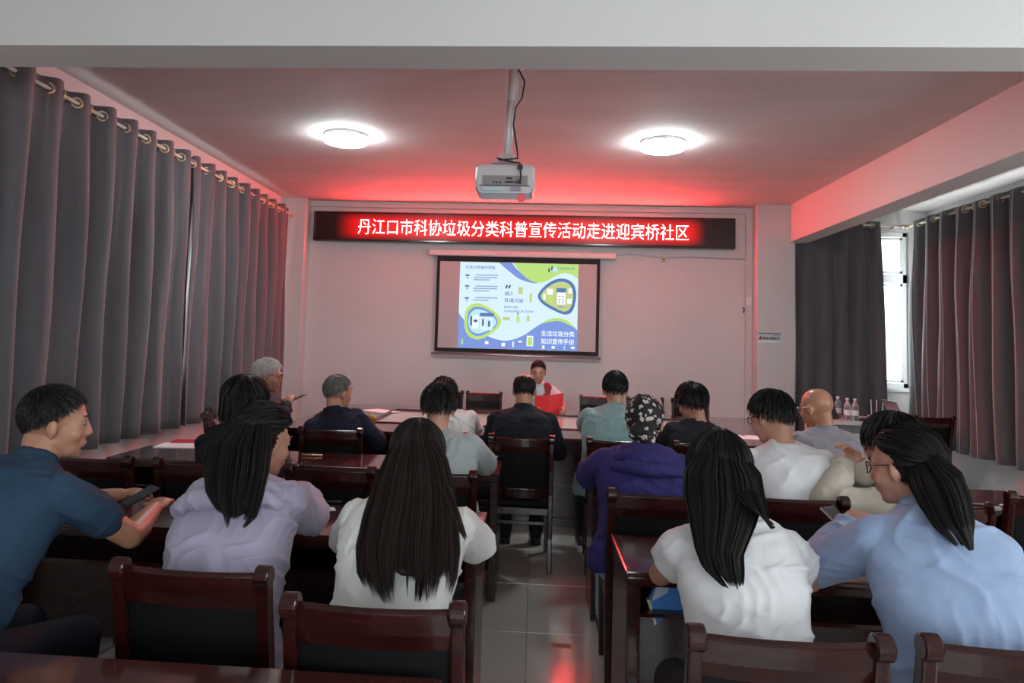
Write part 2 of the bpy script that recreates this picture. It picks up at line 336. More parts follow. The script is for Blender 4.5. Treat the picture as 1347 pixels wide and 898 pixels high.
# slide: flat printed-light shapes on the cloth
u0 = -sw+.33; u1 = sw-.30; v0 = .06; v1 = sh-.08
SW = u1-u0; SH = v1-v0
slide = MB(); cols = []; smats = []
def sc_(n, c, s=1.0): smats.append(emis(n, c, s)); return len(smats)-1
K = .50
c_bg = sc_('slide_white', (.66, .82, .94), K); c_lb = sc_('slide_pale_blue', (.50, .76, .88), K); c_bl = sc_('slide_blue', (.20, .30, .68), K); c_gr = sc_('slide_green', (.48, .70, .20), K)
c_gg = sc_('slide_grey_blue', (.10, .20, .42), K); c_wh = sc_('slide_bright', (.88, .93, .98), K); c_ink = sc_('slide_ink', (.06, .12, .18), K); c_tan = sc_('slide_pale_green', (.52, .60, .26), K)
layer = [0]
def poly(pts, c):
    layer[0] += 1; y = -.0035-.00035*layer[0]
    slide.add([(u0+SW*a, y, v1-SH*b) for a, b in pts], [tuple(range(len(pts)))], c)
def curve(pts, n=10):         # closed catmull-rom
    out = []; m_ = len(pts)
    for i in range(m_):
        p = [Vector(pts[(i+k-1) % m_]) for k in range(4)]
        for t in [j/n for j in range(n)]:
            out.append(tuple(.5*((2*p[1])+(p[2]-p[0])*t+(2*p[0]-5*p[1]+4*p[2]-p[3])*t*t+(3*p[1]-p[0]-3*p[2]+p[3])*t**3)))
    return out
def ocurve(pts, n=8): 
    pts = [pts[0]]+pts+[pts[-1]]; out = []
    for i in range(1, len(pts)-2):
        p = [Vector(pts[i+k-1]) for k in range(4)]
        for t in [j/n for j in range(n)]:
            out.append(tuple(.5*((2*p[1])+(p[2]-p[0])*t+(2*p[0]-5*p[1]+4*p[2]-p[3])*t*t+(3*p[1]-p[0]-3*p[2]+p[3])*t**3)))
    return out+[tuple(pts[-1])]
def rect(a, b, c, d, m_): poly([(a, b), (c, b), (c, d), (a, d)], m_)
poly([(0, 0), (1, 0), (1, 1), (0, 1)], c_bg); 
poly(ocurve([(.33, 0), (.40, .08), (.50, .18), (.60, .225), (.66, .23)])+ocurve([(.66, .20), (.57, .16), (.48, .07), (.44, 0)]), c_bl)
poly(ocurve([(.45, 0), (.52, .12), (.60, .20), (.67, .225), (.75, .19), (.84, .12), (.92, .11), (1, .17)])+[(1, 0)], c_gr)
poly([(0, 1), (0, .60)]+ocurve([(0, .60), (.08, .72), (.22, .84), (.36, .90), (.46, .89), (.56, .83), (.66, .73), (.75, .66), (.85, .645), (.93, .68), (1, .76)])+[(1, 1)], c_bl)
poly(ocurve([(.69, .70), (.76, .645), (.83, .625), (.91, .65), (.99, .74)])+ocurve([(.94, .71), (.85, .66), (.76, .675), (.71, .695)]), c_gr)
poly(curve([(.05, .66), (.07, .54), (.15, .48), (.26, .53), (.34, .62), (.36, .71), (.30, .81), (.18, .90), (.09, .86), (.055, .77)]), c_gr)
poly(curve([(.075, .67), (.09, .57), (.15, .52), (.24, .55), (.31, .63), (.33, .71), (.28, .79), (.18, .86), (.11, .83), (.08, .76)]), c_bl)
poly(curve([(.085, .68), (.10, .60), (.15, .55), (.23, .57), (.30, .64), (.32, .71), (.27, .78), (.18, .83), (.12, .81), (.09, .75)]), c_lb)
rect(.12, .62, .17, .77, c_wh); rect(.18, .59, .30, .63, c_gg); rect(.18, .64, .29, .79, c_bg); rect(.20, .66, .215, .74, c_ink); rect(.25, .68, .27, .75, c_gg); rect(.10, .63, .115, .74, c_ink); rect(.13, .67, .16, .70, c_ink)
poly(curve([(.665, .37), (.72, .26), (.81, .18), (.90, .175), (.965, .24), (.985, .37), (.96, .53), (.90, .585), (.80, .54), (.70, .46)]), c_gg)
poly(curve([(.69, .37), (.74, .28), (.82, .215), (.89, .21), (.94, .26), (.96, .37), (.94, .50), (.89, .55), (.81, .51), (.72, .44)]), c_tan)
rect(.82, .28, .90, .33, c_gg); rect(.825, .33, .895, .47, c_wh); rect(.84, .49, .88, .505, c_bl); rect(.74, .29, .79, .36, c_wh); rect(.75, .37, .80, .45, c_gr); rect(.92, .28, .95, .34, c_wh); rect(.91, .40, .95, .46, c_wh); rect(.71, .35, .73, .42, c_wh)
for a in (.84, .87):
    for b_ in (.37, .41, .44): rect(a, b_, a+.01, b_+.012, c_ink)
for a, b_, c, d, m_ in ((.50, .28, .535, .36, c_tan), (.595, .35, .615, .45, c_tan), (.375, .63, .435, .67, c_tan), (.49, .61, .515, .69, c_gr), (.495, .57, .505, .60, c_ink), (.575, .61, .60, .67, c_tan), (.58, .84, .635, .96, c_wh), (.588, .855, .628, .95, c_gr), (.23, .915, .26, .95, c_wh), (.03, .90, .045, .96, c_gr), (.37, .93, .40, .97, c_wh), (.46, .91, .475, .975, c_bg), (.71, .945, .73, .985, c_wh), (.79, .95, .815, .98, c_wh), (.89, .945, .90, .985, c_lb), (.95, .95, .98, .975, c_wh), (.51, .90, .54, .92, c_wh)):
    rect(a, b_, c, d, m_)
for a in (.39, .415): poly([(a+.008, .26), (a+.022, .26), (a+.012, .30), (a-.004, .30)], c_ink)
rnd = random.Random(3)
for g0, rows in ((.145, 3), (.275, 3), (.41, 2)):
    for r_ in range(rows):
        x = .12+(.02 if r_ == 0 else 0); xe = .32 if r_ < rows-1 else .25
        while x < xe: rect(x, g0+r_*.028, x+.009, g0+.013+r_*.028, c_gg); x += .0135
for y_ in (.15, .275, .415): rect(.05, y_, .085, y_+.02, c_gg); rect(.062, y_+.03, .075, y_+.045, c_gg)
rect(.77, .035, .785, .08, c_ink); rect(.745, .06, .76, .10, c_ink); poly(curve([(.80, .04), (.83, .07), (.80, .10), (.78, .07)]), c_lb)
sl = obj('projected_slide', slide, smats, scr)
yt = -.0035-.00035*(layer[0]+3)
for body, a, b_, c, d, m_, bd in (('生活垃圾分类', .70, .775, .975, .84, c_wh, .006), ('知识宣传手册', .70, .865, .975, .93, c_wh, .006), ('减少', .385, .335, .46, .385, c_gg, .004), ('环境污染', .385, .415, .545, .465, c_gg, .004), ('REFUSE', .385, .505, .50, .53, c_gg, .004), ('CLASSIFICATION', .385, .55, .625, .575, c_gg, .004), ('垃圾分类操作流程', .05, .045, .30, .085, c_gg, .003), ('生活垃圾分类', .82, .04, .97, .07, c_gg, .001), ('减少污染', .20, .60, .28, .62, c_wh, 0)):
    if body == '减少污染': continue
    me = fit_text(text_mesh(body, .1, 0, bd*.25), u0+SW*a, u0+SW*c, v1-SH*d, v1-SH*b_, yt); link('slide_lettering', me, smats[m_], scr)
# small things on the front wall
cd = obj('wall_cable', MB().tube([at(800, 336, 10.15), at(830, 334, 10.19), at(868, 339, 10.19), at(905, 338, 10.19), at(981, 341, 10.19)], .006, 6), M['silver'], smooth=True); tag(cd, 'thin cable running along the front wall below the LED sign', 'cable')
p = at(873, 340, 10.17); bx = thing('junction_box', 'small cream junction box on the wall cable under the LED sign', 'box', p)
obj('body', MB().box(-.03, -.02, -.05, .03, .03, .04), mat('cream_plastic', (.6, .48, .36), .4), bx, bev=.005); obj('socket', MB().box(-.012, -.024, -.03, .012, -.019, .0), M['black'], bx)
p = at(985, 396, 10.15); tag(obj('wall_switch', MB().box(p.x-.045, 10.12, p.z-.06, p.x+.03, 10.152, p.z+.06), M['white'], bev=.006), 'small white plate on the trim left of the column sign', 'switch')
p = at(978, 408, 10.14); tag(obj('wall_hook', MB().tube([(p.x, 10.16, p.z+.04), (p.x, 10.11, p.z+.02), (p.x-.01, 10.10, p.z-.04)], .008, 6), M['black'], smooth=True), 'small dark hook on the wall edge left of the column', 'hook')
p = at(803, 405, 10.17); tag(obj('wall_socket', MB().box(p.x-.04, 10.18, p.z-.06, p.x+.04, YF+.002, p.z+.06), M['wall'], bev=.004), 'wall-coloured socket plate right of the projection screen', 'socket')
p0 = at(996.5, 437.5, 9.89); p1 = at(1027.5, 450.5, 9.89)
wsg = thing('wall_sign', 'small pale sign with dark Chinese lettering on the column', 'sign', ((p0.x+p1.x)/2, 9.898, p1.z)); sw2 = (p1.x-p0.x)/2; sh2 = p0.z-p1.z
obj('plate', MB().box(-sw2, -.006, 0, sw2, 0, sh2), mat('pale_blue_plate', (.52, .60, .62), .5), wsg)
obj('stripe', MB().box(-sw2, -.009, sh2-.012, sw2, -.006, sh2), mat('teal_stripe', (.10, .16, .17), .5), wsg); obj('stripe', MB().box(-sw2, -.009, 0, sw2, -.006, .010), M['silver'], wsg)
link('lettering', fit_text(text_mesh('同创文明城市', .1, .001, .002), -sw2*.6, sw2*.88, sh2*.26, sh2*.60, -.008), M['black'], wsg)
link('lettering', fit_text(text_mesh('社区工会', .1, .001, 0), sw2*.35, sw2*.82, sh2*.68, sh2*.84, -.008), M['black'], wsg)
obj('emblem', MB().ell((-sw2*.78, -.007, sh2*.38), (.018, .003, .018)).ell((-sw2*.72, -.007, sh2*.58), (.010, .003, .014)), M['redpaper'], wsg)
# ------------------------------------------------------------------ ceiling lamps
def lamp(x, y, label):
    t = thing('ceiling_light', label, 'light', (x, y, ZC), 0, 'round ceiling lights')
    obj('base', MB().lathe([(.195, 0), (.212, -.006), (.214, -.030), (.20, -.034)], n=40), M['white'], t, smooth=True)
    obj('diffuser', MB().lathe([(.205, -.030), (.213, -.038), (.213, -.060), (.198, -.078), (.16, -.090), (.10, -.098), (.01, -.10)], n=40), M['lamp'], t, smooth=True)
pl = atz(455, 184, ZC-.05); lamp(pl.x, pl.y, 'round glowing ceiling light left of the projector')
pr = atz(872, 193, ZC-.05); lamp(pr.x, pr.y, 'round glowing ceiling light right of the projector')
# ------------------------------------------------------------------ projector
pt = atz(677, 86, ZC); PYY = pt.y; pb = at(665, 240, PYY)
pj = thing('projector', 'white ceiling projector hanging from a pole in mid room', 'projector', (pb.x, PYY, pb.z-.10))
dx = pt.x-pb.x; dz = ZC-(pb.z-.10)
pz = lambda py: at(665, py, PYY).z-(pb.z-.10)
b0, b1 = pz(257), pz(222); bw = .2
obj('body', MB().rings([[(x*s_, y*s_, z) for x, y in ((-.19, -.13), (.19, -.13), (.205, -.10), (.205, .12), (.18, .14), (-.18, .14), (-.205, .12), (-.205, -.10))] for s_, z in ((.93, b0), (.99, b0+.03), (1, b0+.09), (.985, b1-.02), (.94, b1))]), mat('projector_white', (.55, .54, .55), .35), pj, bev=.004)
obj('base_tray', MB().box(-.17, -.125, b0-.008, .17, .12, b0+.001), M['silver'], pj)
obj('port_panel', MB().box(-.15, -.136, b0+.045, .155, -.128, b0+.11), mat('panel_grey', (.25, .24, .25), .5), pj)
ports = MB()
for x in (-.075, -.052, -.03): ports.cyl((x, -.140, b0+.062), (x, -.134, b0+.062), .007, 8)
for x, z, w_ in ((.03, .065, .028), (.03, .09, .02), (.075, .065, .008), (.10, .062, .014)): ports.box(x-w_, -.140, b0+z-.006, x+w_, -.134, b0+z+.006)
obj('port', ports, M['black'], pj)
lb = MB().box(-.15, -.138, b0+.004, -.03, -.120, b0+.035); obj('sticker', lb, mat('pale_blue_sticker', (.45, .62, .68), .4), pj); obj('sticker', MB().box(.04, -.138, b0+.006, .11, -.12, b0+.034), mat('grey_sticker', (.3, .28, .38), .4), pj)
obj('vent_grille', MB().box(-.17, -.1365, b0+.038, .17, -.13, b0+.043), M['black'], pj)
obj('lens', MB().lathe([(.045, 0), (.045, .05), (.03, .05)], n=20), M['black'], pj).matrix_local = Matrix.Translation((.06, .13, (b0+b1)/2)) @ Matrix.Rotation(R(-90), 4, 'X')
tz = pz(213)
obj('mount_plate', MB().box(-.10, -.05, b1+.03, .08, .07, b1+.04).box(-.055, -.03, b1+.04, .055, .03, b1+.10).cyl((-.085, 0, b1), (-.085, 0, b1+.05), .006, 8).cyl((.07, 0, b1), (.07, 0, b1+.05), .006, 8).box(-.02, -.02, b1, .02, .02, b1+.04), mat('mount_metal', (.42, .39, .40), .4, metal=.3), pj, bev=.002)
px_ = lambda z: dx*(z-b1)/(dz-b1)
polem = mat('white_pole', (.62, .60, .60), .4)
obj('pole', MB().cyl((px_(b1+.08), 0, b1+.08), (px_(b1+.5), 0, b1+.5), .030, 16), polem, pj, smooth=True)
obj('upper_pole', MB().cyl((px_(b1+.48), 0, b1+.48), (dx, 0, dz), .038, 16), polem, pj, smooth=True)
obj('ceiling_flange', MB().lathe([(.07, 0), (.07, -.02), (.045, -.03)], (dx, 0, dz)), polem, pj, smooth=True)
obj('cable', MB().tube([(dx+.02, -.03, dz-.02), (dx+.075, -.04, dz-.13), (dx+.06, -.045, dz-.25), (px_(.6)+.035, -.035, .62), (.045, -.04, b1+.30), (.075, -.05, b1+.13), (.085, -.10, b1+.05), (-.04, -.11, b1+.035), (-.06, -.10, b1+.05), (.02, -.10, b1+.03), (.10, -.13, b1+.01), (.11, -.15, b0+.10), (.10, -.15, b0+.062)], .006, 8), M['black'], pj, smooth=True)
obj('plug', MB().box(.085, -.155, b1-.035, .12, -.13, b1-.005).box(.088, -.16, b0+.052, .112, -.138, b0+.075), M['black'], pj)
obj('red_disc', MB().cyl((.115, -.10, b0-.035), (.115, -.094, b0-.035), .030, 24).cyl((.115, -.097, b0-.01), (.115, -.097, b0), .003, 6), mat('round_red_disc', (.85, .10, .12), .4), pj)  # flat red disc on a short stem below the projector body
# ------------------------------------------------------------------ chairs
def make_chair():
    t = thing('conference_chair', 'x', 'chair')
    cw = .232
    for s_ in (-1, 1):
        rs = []
        for y, z, d in ((-.075, 0, .018), (-.03, .22, .021), (.0, .42, .026), (.0, .52, .026), (-.022, .68, .024), (-.05, .82, .022), (-.062, .90, .020)):
            rs.append([(s_*cw+a*.019, y+b_*d, z) for a, b_ in ((-1, -1), (1, -1), (1, 1), (-1, 1))])
        m_ = MB().rings(rs); lg = obj('back_post', m_, M['wood'], t, bev=.007)
        obj('scroll', MB().tube([(s_*cw-.024, -.072, .915), (s_*cw-.020, -.072, .915), (s_*cw+.020, -.072, .915), (s_*cw+.024, -.072, .915)], [.026, .032, .032, .026], 20), M['wood'], lg, smooth=False, bev=.003)
        obj('leg', MB().rings([[(s_*.215+a*w_, .43+b_*w_, z) for a, b_ in ((-1, -1), (1, -1), (1, 1), (-1, 1))] for z, w_ in ((0, .015), (.38, .021), (.42, .021))]), M['wood'], t, bev=.005)
        obj('side_rail', MB().box(s_*.215-.012, .02, .36, s_*.215+.012, .42, .42), M['wood'], t, bev=.003)
    rs = []
    for i in range(9):
        x = -cw+2*cw*i/8; dy = -.028*(1-(x/cw)**2)
        rs.append([(x, dy+y, z) for y, z in ((-.072, .915), (-.060, .925), (-.045, .915), (-.028, .82), (-.045, .815), (-.066, .86))])
    obj('top_rail', MB().rings(rs), M['wood'], t, bev=.004)
    rs = []; r2 = []
    for i in range(9):
        x = -cw+.015+2*(cw-.015)*i/8; dy = -.028*(1-(x/cw)**2)
        rs.append([(x, dy+y, z) for y, z in ((-.046, .825), (.012, .555), (.040, .555), (.020, .70), (-.008, .825))])
        r2.append([(x, dy+y, z) for y, z in ((-.004, .56), (.004, .49), (.026, .49), (.026, .56))])
    obj('backrest_pad', MB().rings(rs), M['leather'], t, bev=.008)
    obj('lower_rail', MB().rings(r2), M['wood'], t, bev=.004)
    obj('seat_frame', MB().box(-.225, .0, .37, .225, .45, .42), M['wood'], t, bev=.006)
    obj('seat', MB().rings([[(x*s_, .235+y*s_, z) for x, y in ((-.21, -.215), (.21, -.215), (.22, .0), (.22, .20), (.20, .235), (-.20, .235), (-.22, .20), (-.22, 0))] for s_, z in ((.97, .42), (1, .435), (1, .455), (.96, .472), (.8, .478))]), M['leather'], t, bev=.004)
    obj('front_rail', MB().box(-.20, .42, .20, .20, .44, .225), M['wood'], t, bev=.003)
    return t
_ch = [make_chair()]
def chair(x, y, label, rot=0, group='dark red conference chairs with black pads', sc=1.0):
    """x,y: where the top rail's back stands"""
    if 'used' in _ch: o = copy_tree(_ch[0])
    else: o = _ch[0]; _ch.append('used')
    off = Vector((0, .09)).to_3d(); off.rotate(Matrix.Rotation(R(rot), 3, 'Z'))
    o.location = (x+off.x, y+off.y, 0); o.rotation_euler = (0, 0, R(rot)); o.scale = (sc*.92, sc, sc); o['label'] = label; o['group'] = group
    return o
chair(-.958, 2.03, 'nearest-row conference chair behind the woman in the lavender hooded jacket', -1)
chair(-.386, 1.83, 'conference chair in the nearest row behind the long-haired woman in white', 0)
chair(.612, 1.77, 'conference chair in the nearest row behind the woman in the white T-shirt', 0)
chair(1.155, 1.79, 'conference chair in the nearest row behind the woman in the light blue shirt', 0)
chair(-1.75, 1.78, 'conference chair under the man in the dark teal polo shirt', -12)
for x, lb_ in ((-2.30, 'second-row left conference chair, leftmost, behind the polo-shirt man desk'), (-1.72, 'second-row conference chair behind the lavender-jacket woman, under the woman with a dark bob'), (-1.02, 'empty second-row conference chair right of the lavender-jacket woman'), (-.50, 'second-row conference chair under the man in the grey T-shirt')):
    chair(x, 3.66, lb_)
chair(.585, 3.36, 'conference chair under the person in the violet-blue hooded coat')
chair(1.20, 3.40, 'conference chair under the young man in the plain white T-shirt')
chair(1.86, 3.36, 'conference chair under the woman in the beige jacket', 14)
chair(2.55, 3.72, 'large-looking empty conference chair at the right edge, second row')
for x, lb_ in ((-1.44, 'conference chair behind the grey-haired man in navy'), (-.07, 'conference chair at the aisle under the balding man in black'), (-.68, 'conference chair under the person in the white jacket'), (.62, 'conference chair under the man in the pale teal shirt'), (1.22, 'conference chair under the dark-haired person in the black jacket'), (2.0, 'conference chair under the bald man in the grey shirt')):
    chair(x, 5.14 if x != 2.0 else 4.75, lb_)
chair(2.42, 5.3, 'empty turned conference chair right of the bald man in grey', 35)
WALLC = [(-1.12, 'leftmost wall-side conference chair, mostly hidden behind the white-jacket person'), (-.62, 'empty wall-side conference chair left of the presenter'), (.02, 'wall-side conference chair under the presenter'), (.83, 'wall-side conference chair just left of the pale-teal-shirt man\'s head'), (1.42, 'wall-side conference chair above the floral headscarf'), (1.98, 'rightmost wall-side conference chair before the column')]
for x, lb_ in WALLC: chair(x, 9.35, lb_, 180)
chair(-2.76, 5.98, 'conference chair turned towards the left end of the conference table, under the white-haired man', -70)
chair(-2.80, 7.25, 'empty turned conference chair just left of the grey-haired man in navy', -62)
chair(4.26, 8.02, 'lone conference chair standing by the right curtain', 8)
# ------------------------------------------------------------------ desks
def desk(x0, x1, y0, y1, label, group='long dark red desks', zt=.78):
    t = thing('long_desk', label, 'desk', ((x0+x1)/2, (y0+y1)/2, 0), 0, group); w = (x1-x0)/2; d = (y1-y0)/2
    obj('desk_top', MB().box(-w+.001, -d, zt-.022, w-.001, d, zt), M['woodtop'], t, bev=.006)
    obj('edge_moulding', MB().box(-w+.008, -d+.008, zt-.055, w-.008, d-.008, zt-.022), M['wood'], t, bev=.006)
    for s_ in (-1, 1): obj('side_panel', MB().box(s_*(w-.035)-.025, -d+.03, 0, s_*(w-.035)+.025, d-.03, zt-.055), M['wood'], t, bev=.004)
    obj('modesty_panel', MB().box(-w+.06, d-.07, .12, w-.06, d-.05, zt-.055), M['wood'], t)
    obj('panel_rail', MB().box(-w+.06, d-.048, .38, w-.06, d-.040, .42), M['wood'], t, bev=.003)
    obj('shelf', MB().box(-w+.06, -d+.10, .585, w-.06, d-.07, .60), M['wood'], t)
    return t
YL = {'nearest': (1.22, 1.72), 'second': (3.0, 3.52), 'third': (4.55, 5.13)}
desk(-1.45, -.20, 1.28, 1.80, 'desk whose far edge shows at the bottom left corner, right half'); desk(-2.72, -1.455, 1.28, 1.80, 'desk whose far edge shows at the bottom left corner, left half')
desk(-1.45, -.20, 2.98, 3.52, 'left second-row desk in front of the long-haired woman in white'); desk(-2.72, -1.455, 2.98, 3.52, 'left second-row desk under the polo-shirt man\'s hands')
desk(-1.45, -.19, 4.52, 5.06, 'left third-row desk in front of the man in the grey T-shirt'); desk(-2.72, -1.455, 4.52, 5.06, 'left third-row desk with white sheets and a red booklet')
desk(.352, 1.62, 2.71, 3.22, 'right second-row desk beside the aisle, with a red reflection on its edge'); desk(1.625, 2.9, 2.71, 3.22, 'right second-row desk in front of the blue-shirt woman, running out of frame')
desk(.355, 1.62, 4.30, 4.75, 'right third-row desk beside the aisle, in front of the hooded coat'); desk(1.625, 2.9, 4.25, 4.68, 'right third-row desk in front of the beige-jacket woman')
# conference table : ring of wood around a sunken mint panel
TX0_, TX1_, TY0, TY1 = -2.28, 2.5, 6.3, 8.75
ct = thing('conference_table', 'long hollow dark red conference table with a sunken pale mint centre', 'table', ((TX0_+TX1_)/2, (TY0+TY1)/2, 0))
tw = (TX1_-TX0_)/2; td = (TY1-TY0)/2
for (a, b_, c, d) in ((-tw, -td, tw, -td+.62), (-tw, td-.5, tw, td), (-tw, -td+.62, -tw+.75, td-.5), (tw-.75, -td+.62, tw, td-.5)):
    obj('table_top', MB().box(a, b_, .745, c, d, .78), M['woodtop'], ct, bev=.006)
for (a, b_, c, d) in ((-tw+.75, -td+.62, tw-.75, -td+.67), (-tw+.75, td-.55, tw-.75, td-.5), (-tw+.70, -td+.62, -tw+.75, td-.5), (tw-.75, -td+.62, tw-.70, td-.5)):
    obj('inner_moulding', MB().box(a, b_, .70, c, d, .790), M['wood'], ct, bev=.006)
obj('sunken_panel', MB().box(-tw+.75, -td+.67, .70, tw-.75, td-.55, .772), M['mint'], ct)
for k in range(8):
    x0 = -tw+.04+k*(2*tw-.08)/8
    obj('front_panel', MB().box(x0+.006, -td+.10, .08, x0+(2*tw-.08)/8-.006, -td+.13, .745), M['wood'], ct, bev=.008)
    obj('rear_panel', MB().box(x0+.006, td-.13, .08, x0+(2*tw-.08)/8-.006, td-.10, .745), M['wood'], ct, bev=.008)
for s_ in (-1, 1): obj('end_panel', MB().box(s_*(tw-.12)-.02, -td+.13, .05, s_*(tw-.12)+.02, td-.13, .745), M['wood'], ct, bev=.006)
obj('plinth', MB().box(-tw+.08, -td+.12, 0, tw-.08, -td+.16, .08).box(-tw+.08, td-.16, 0, tw-.08, td-.12, .08), M['wood'], ct)
# ------------------------------------------------------------------ side table in the bay and what stands on it
def onz(px, py, z): return atz(px, py, z)
sd = thing('side_table', 'white side table by the bay window with bottles and a laptop', 'table', (4.3, 9.15, 0))
for nm, q in (('table_top', (-.85, -.42, .74, .44, .45, .78)),): obj(nm, MB().box(*q), mat('pale_table_white', (.62, .64, .60), .35), sd, bev=.006)
for x in (-.83, -.1, .38): obj('side_panel', MB().box(x, -.38, 0, x+.04, .40, .74), bpy.data.materials['pale_table_white'], sd)
obj('back_panel', MB().box(-.82, .36, .1, .40, .38, .74), bpy.data.materials['pale_table_white'], sd); obj('shelf', MB().box(-.82, -.3, .42, .40, .36, .44), bpy.data.materials['pale_table_white'], sd)
def bottle(px, Y, label):
    p = at(px, 500, Y); t = thing('water_bottle', label, 'bottle', (p.x, Y, .78), 0, 'water bottles on the side table')
    obj('body', MB().lathe([(.028, 0), (.032, .01), (.032, .13), (.030, .15), (.014, .185), (.012, .20)]), mat('bottle_plastic', (.85, .9, .95), .08, trans=.85), t, smooth=True)
    obj('label', MB().lathe([(.0328, .05), (.0332, .052), (.0332, .10), (.0328, .102)]), M['paper'], t, smooth=True)
    obj('cap', MB().lathe([(.015, .198), (.015, .215), (.012, .218)]), M['white'], t)
    t.scale = (1.25, 1.25, 1.2)
bottle(1102, 9.2, 'clear water bottle half behind the open tablet, leftmost of three'); bottle(1114.5, 8.95, 'clear water bottle in the middle of three on the side table'); bottle(1124.5, 8.92, 'clear water bottle rightmost of three on the side table')
tb = thing('tablet', 'dark tablet screen standing behind the bald man\'s head', 'tablet', (at(1100, 500, 9.0).x, 9.05, .78)); obj('screen', MB().add([(-.10, -.02, 0), (.04, -.02, 0), (.0, .02, .20), (-.13, .02, .20), (-.10, -.005, 0), (.04, -.005, 0), (.0, .035, .20), (-.13, .035, .20)], [(0, 1, 2, 3), (7, 6, 5, 4), (0, 4, 5, 1), (1, 5, 6, 2), (2, 6, 7, 3), (3, 7, 4, 0)]), M['black'], tb); obj('stand', MB().box(-.10, -.05, 0, .03, .07, .008), M['black'], tb)
p = atz(1150, 540, .74)
lp = thing('laptop', 'silver laptop opened sideways at the right of the side table', 'laptop', (min(p.x, 4.42), 9.1, .78)); obj('base', MB().box(-.02, -.17, 0, .26, .17, .018), M['silver'], lp, bev=.004); obj('lid', MB().add([(-.02, -.17, .015), (-.02, .17, .015), (-.12, .17, .24), (-.12, -.17, .24), (-.03, -.17, .015), (-.03, .17, .015), (-.13, .17, .24), (-.13, -.17, .24)], [(0, 1, 2, 3), (7, 6, 5, 4), (0, 4, 5, 1), (1, 5, 6, 2), (2, 6, 7, 3), (3, 7, 4, 0)]), M['silver'], lp)
rt = thing('router', 'white router with three upright antennas behind the laptop', 'router', (at(1153, 530, 9.45).x, 9.42, .78)); obj('body', MB().box(-.10, -.06, 0, .16, .06, .03), M['white'], rt, bev=.006)
for x in (-.06, .0, .07): obj('antenna', MB().cyl((x, .03, .02), (x*1.15, .03, .22), .007, 8), M['white'], rt)
p = at(1136, 539, 8.92); ms = obj('mouse', MB().ell((p.x, p.y, .797), (.055, .035, .018)), M['black'], smooth=True); tag(ms, 'black computer mouse on the side table beside the laptop', 'mouse')
pn = MB()
for k in range(26):
    a = random.uniform(0, 2*pi); r_ = random.uniform(.01, .07); z = random.uniform(.08, .2); c = Vector((r_*cos(a), r_*sin(a), z)); d = Vector((cos(a), sin(a), .6))*.035; s_ = Vector((-sin(a), cos(a), 0))*.015
    pn.add([c-d, c+s_, c+d, c-s_], [(0, 1, 2, 3)])
pp = at(1091, 520, 9.2); pt_ = thing('potted_plant', 'small green potted plant behind the bald man\'s head', 'plant', (pp.x, 9.42, .78)); obj('pot', MB().lathe([(.04, 0), (.055, .08), (.05, .08)]), M['white'], pt_); obj('leaves', pn, mat('green_leaf', (.06, .16, .04), .5), pt_)['kind'] = 'stuff'
# ------------------------------------------------------------------ small things on the desks
def slab(name, cx, cy, z, w, d, h, m, label, cat, rot=0, group=None):
    o = obj(name, MB().box(-w/2, -d/2, 0, w/2, d/2, h), m); o.location = (cx, cy, z); o.rotation_euler = (0, 0, R(rot)); return tag(o, label, cat, group)
p = atz(243, 586, .78); slab('paper_sheets', p.x, p.y, .7805, .36, .24, .004, M['paper'], 'white paper sheets under the red booklet on the left third-row desk', 'paper', 8)
p = atz(246, 581, .785); slab('red_booklet', p.x, p.y+.02, .7855, .22, .15, .006, M['redpaper'], 'flat red booklet on white sheets on the left third-row desk', 'booklet', 14)
p = atz(428, 670, .78); slab('paper_slip', p.x, p.y, .7805, .09, .06, .002, M['paper'], 'small white paper slip by the lavender sleeve', 'paper', 25)
p = atz(430, 664, .78); tag(obj('pen', MB().cyl((p.x-.06, p.y+.03, .788), (p.x+.06, p.y+.05, .788), .006, 8), M['black'], smooth=True), 'black pen beside the small paper slip', 'pen')
p = atz(645, 602, .78); slab('paper_pad', p.x-.03, p.y, .7805, .15, .24, .005, M['paper'], 'white sheet at the grey T-shirt man\'s right hand', 'paper', -6)
p = atz(500, 541, .78); slab('paper_pad', p.x, p.y, .7805, .35, .26, .008, M['paper'], 'white paper pad at the left end of the conference table', 'paper', -35)
p = atz(640, 632, .78)
gp = atz(489, 559, .78); gl = thing('tea_glass', 'glass of amber tea on the conference table by the navy-clad man', 'glass', gp)
obj('glass', MB().lathe([(.030, 0), (.034, .10), (.0335, .101), (.031, .10), (.028, .006)]), M['glass'], gl, smooth=True); obj('tea', MB().lathe([(.027, .007), (.031, .075), (.001, .076)]), mat('amber_tea', (.42, .22, .03), .2), gl, smooth=True)
gl.scale = (1.3, 1.3, 1.25)
for px, py, lb_ in ((405, 612, 'gold-capped pen by the lavender-jacket woman\'s chin'),):
    p = atz(px+5, py-12, .78); tag(obj('pen', MB().cyl((p.x-.07, p.y, .788), (p.x+.07, p.y+.01, .788), .007, 8), M['brass'], smooth=True), lb_, 'pen')
for px, py, lb_, r_ in ((790, 556, 'loose white paper left of the hooded coat on the conference table', 10), (945, 565, 'pink-tinted paper on the table beyond the black jacket', 5), (990, 572, 'open white booklet in front of the young man in the white T-shirt', -5)):
    p = atz(px, py, .78); slab('paper_sheet', p.x, min(p.y, 6.85), .7805, .22, .28, .004, M['paper'], lb_, 'paper', r_)
fs_ = atz(738, 849, 0); slab('floor_sticker', fs_.x, fs_.y, .0005, .105, .055, .001, mat('yellow_tape', (.42, .32, .15), .5), 'small yellow sticker on the aisle floor tiles', 'sticker', -2)
bg_ = MB()
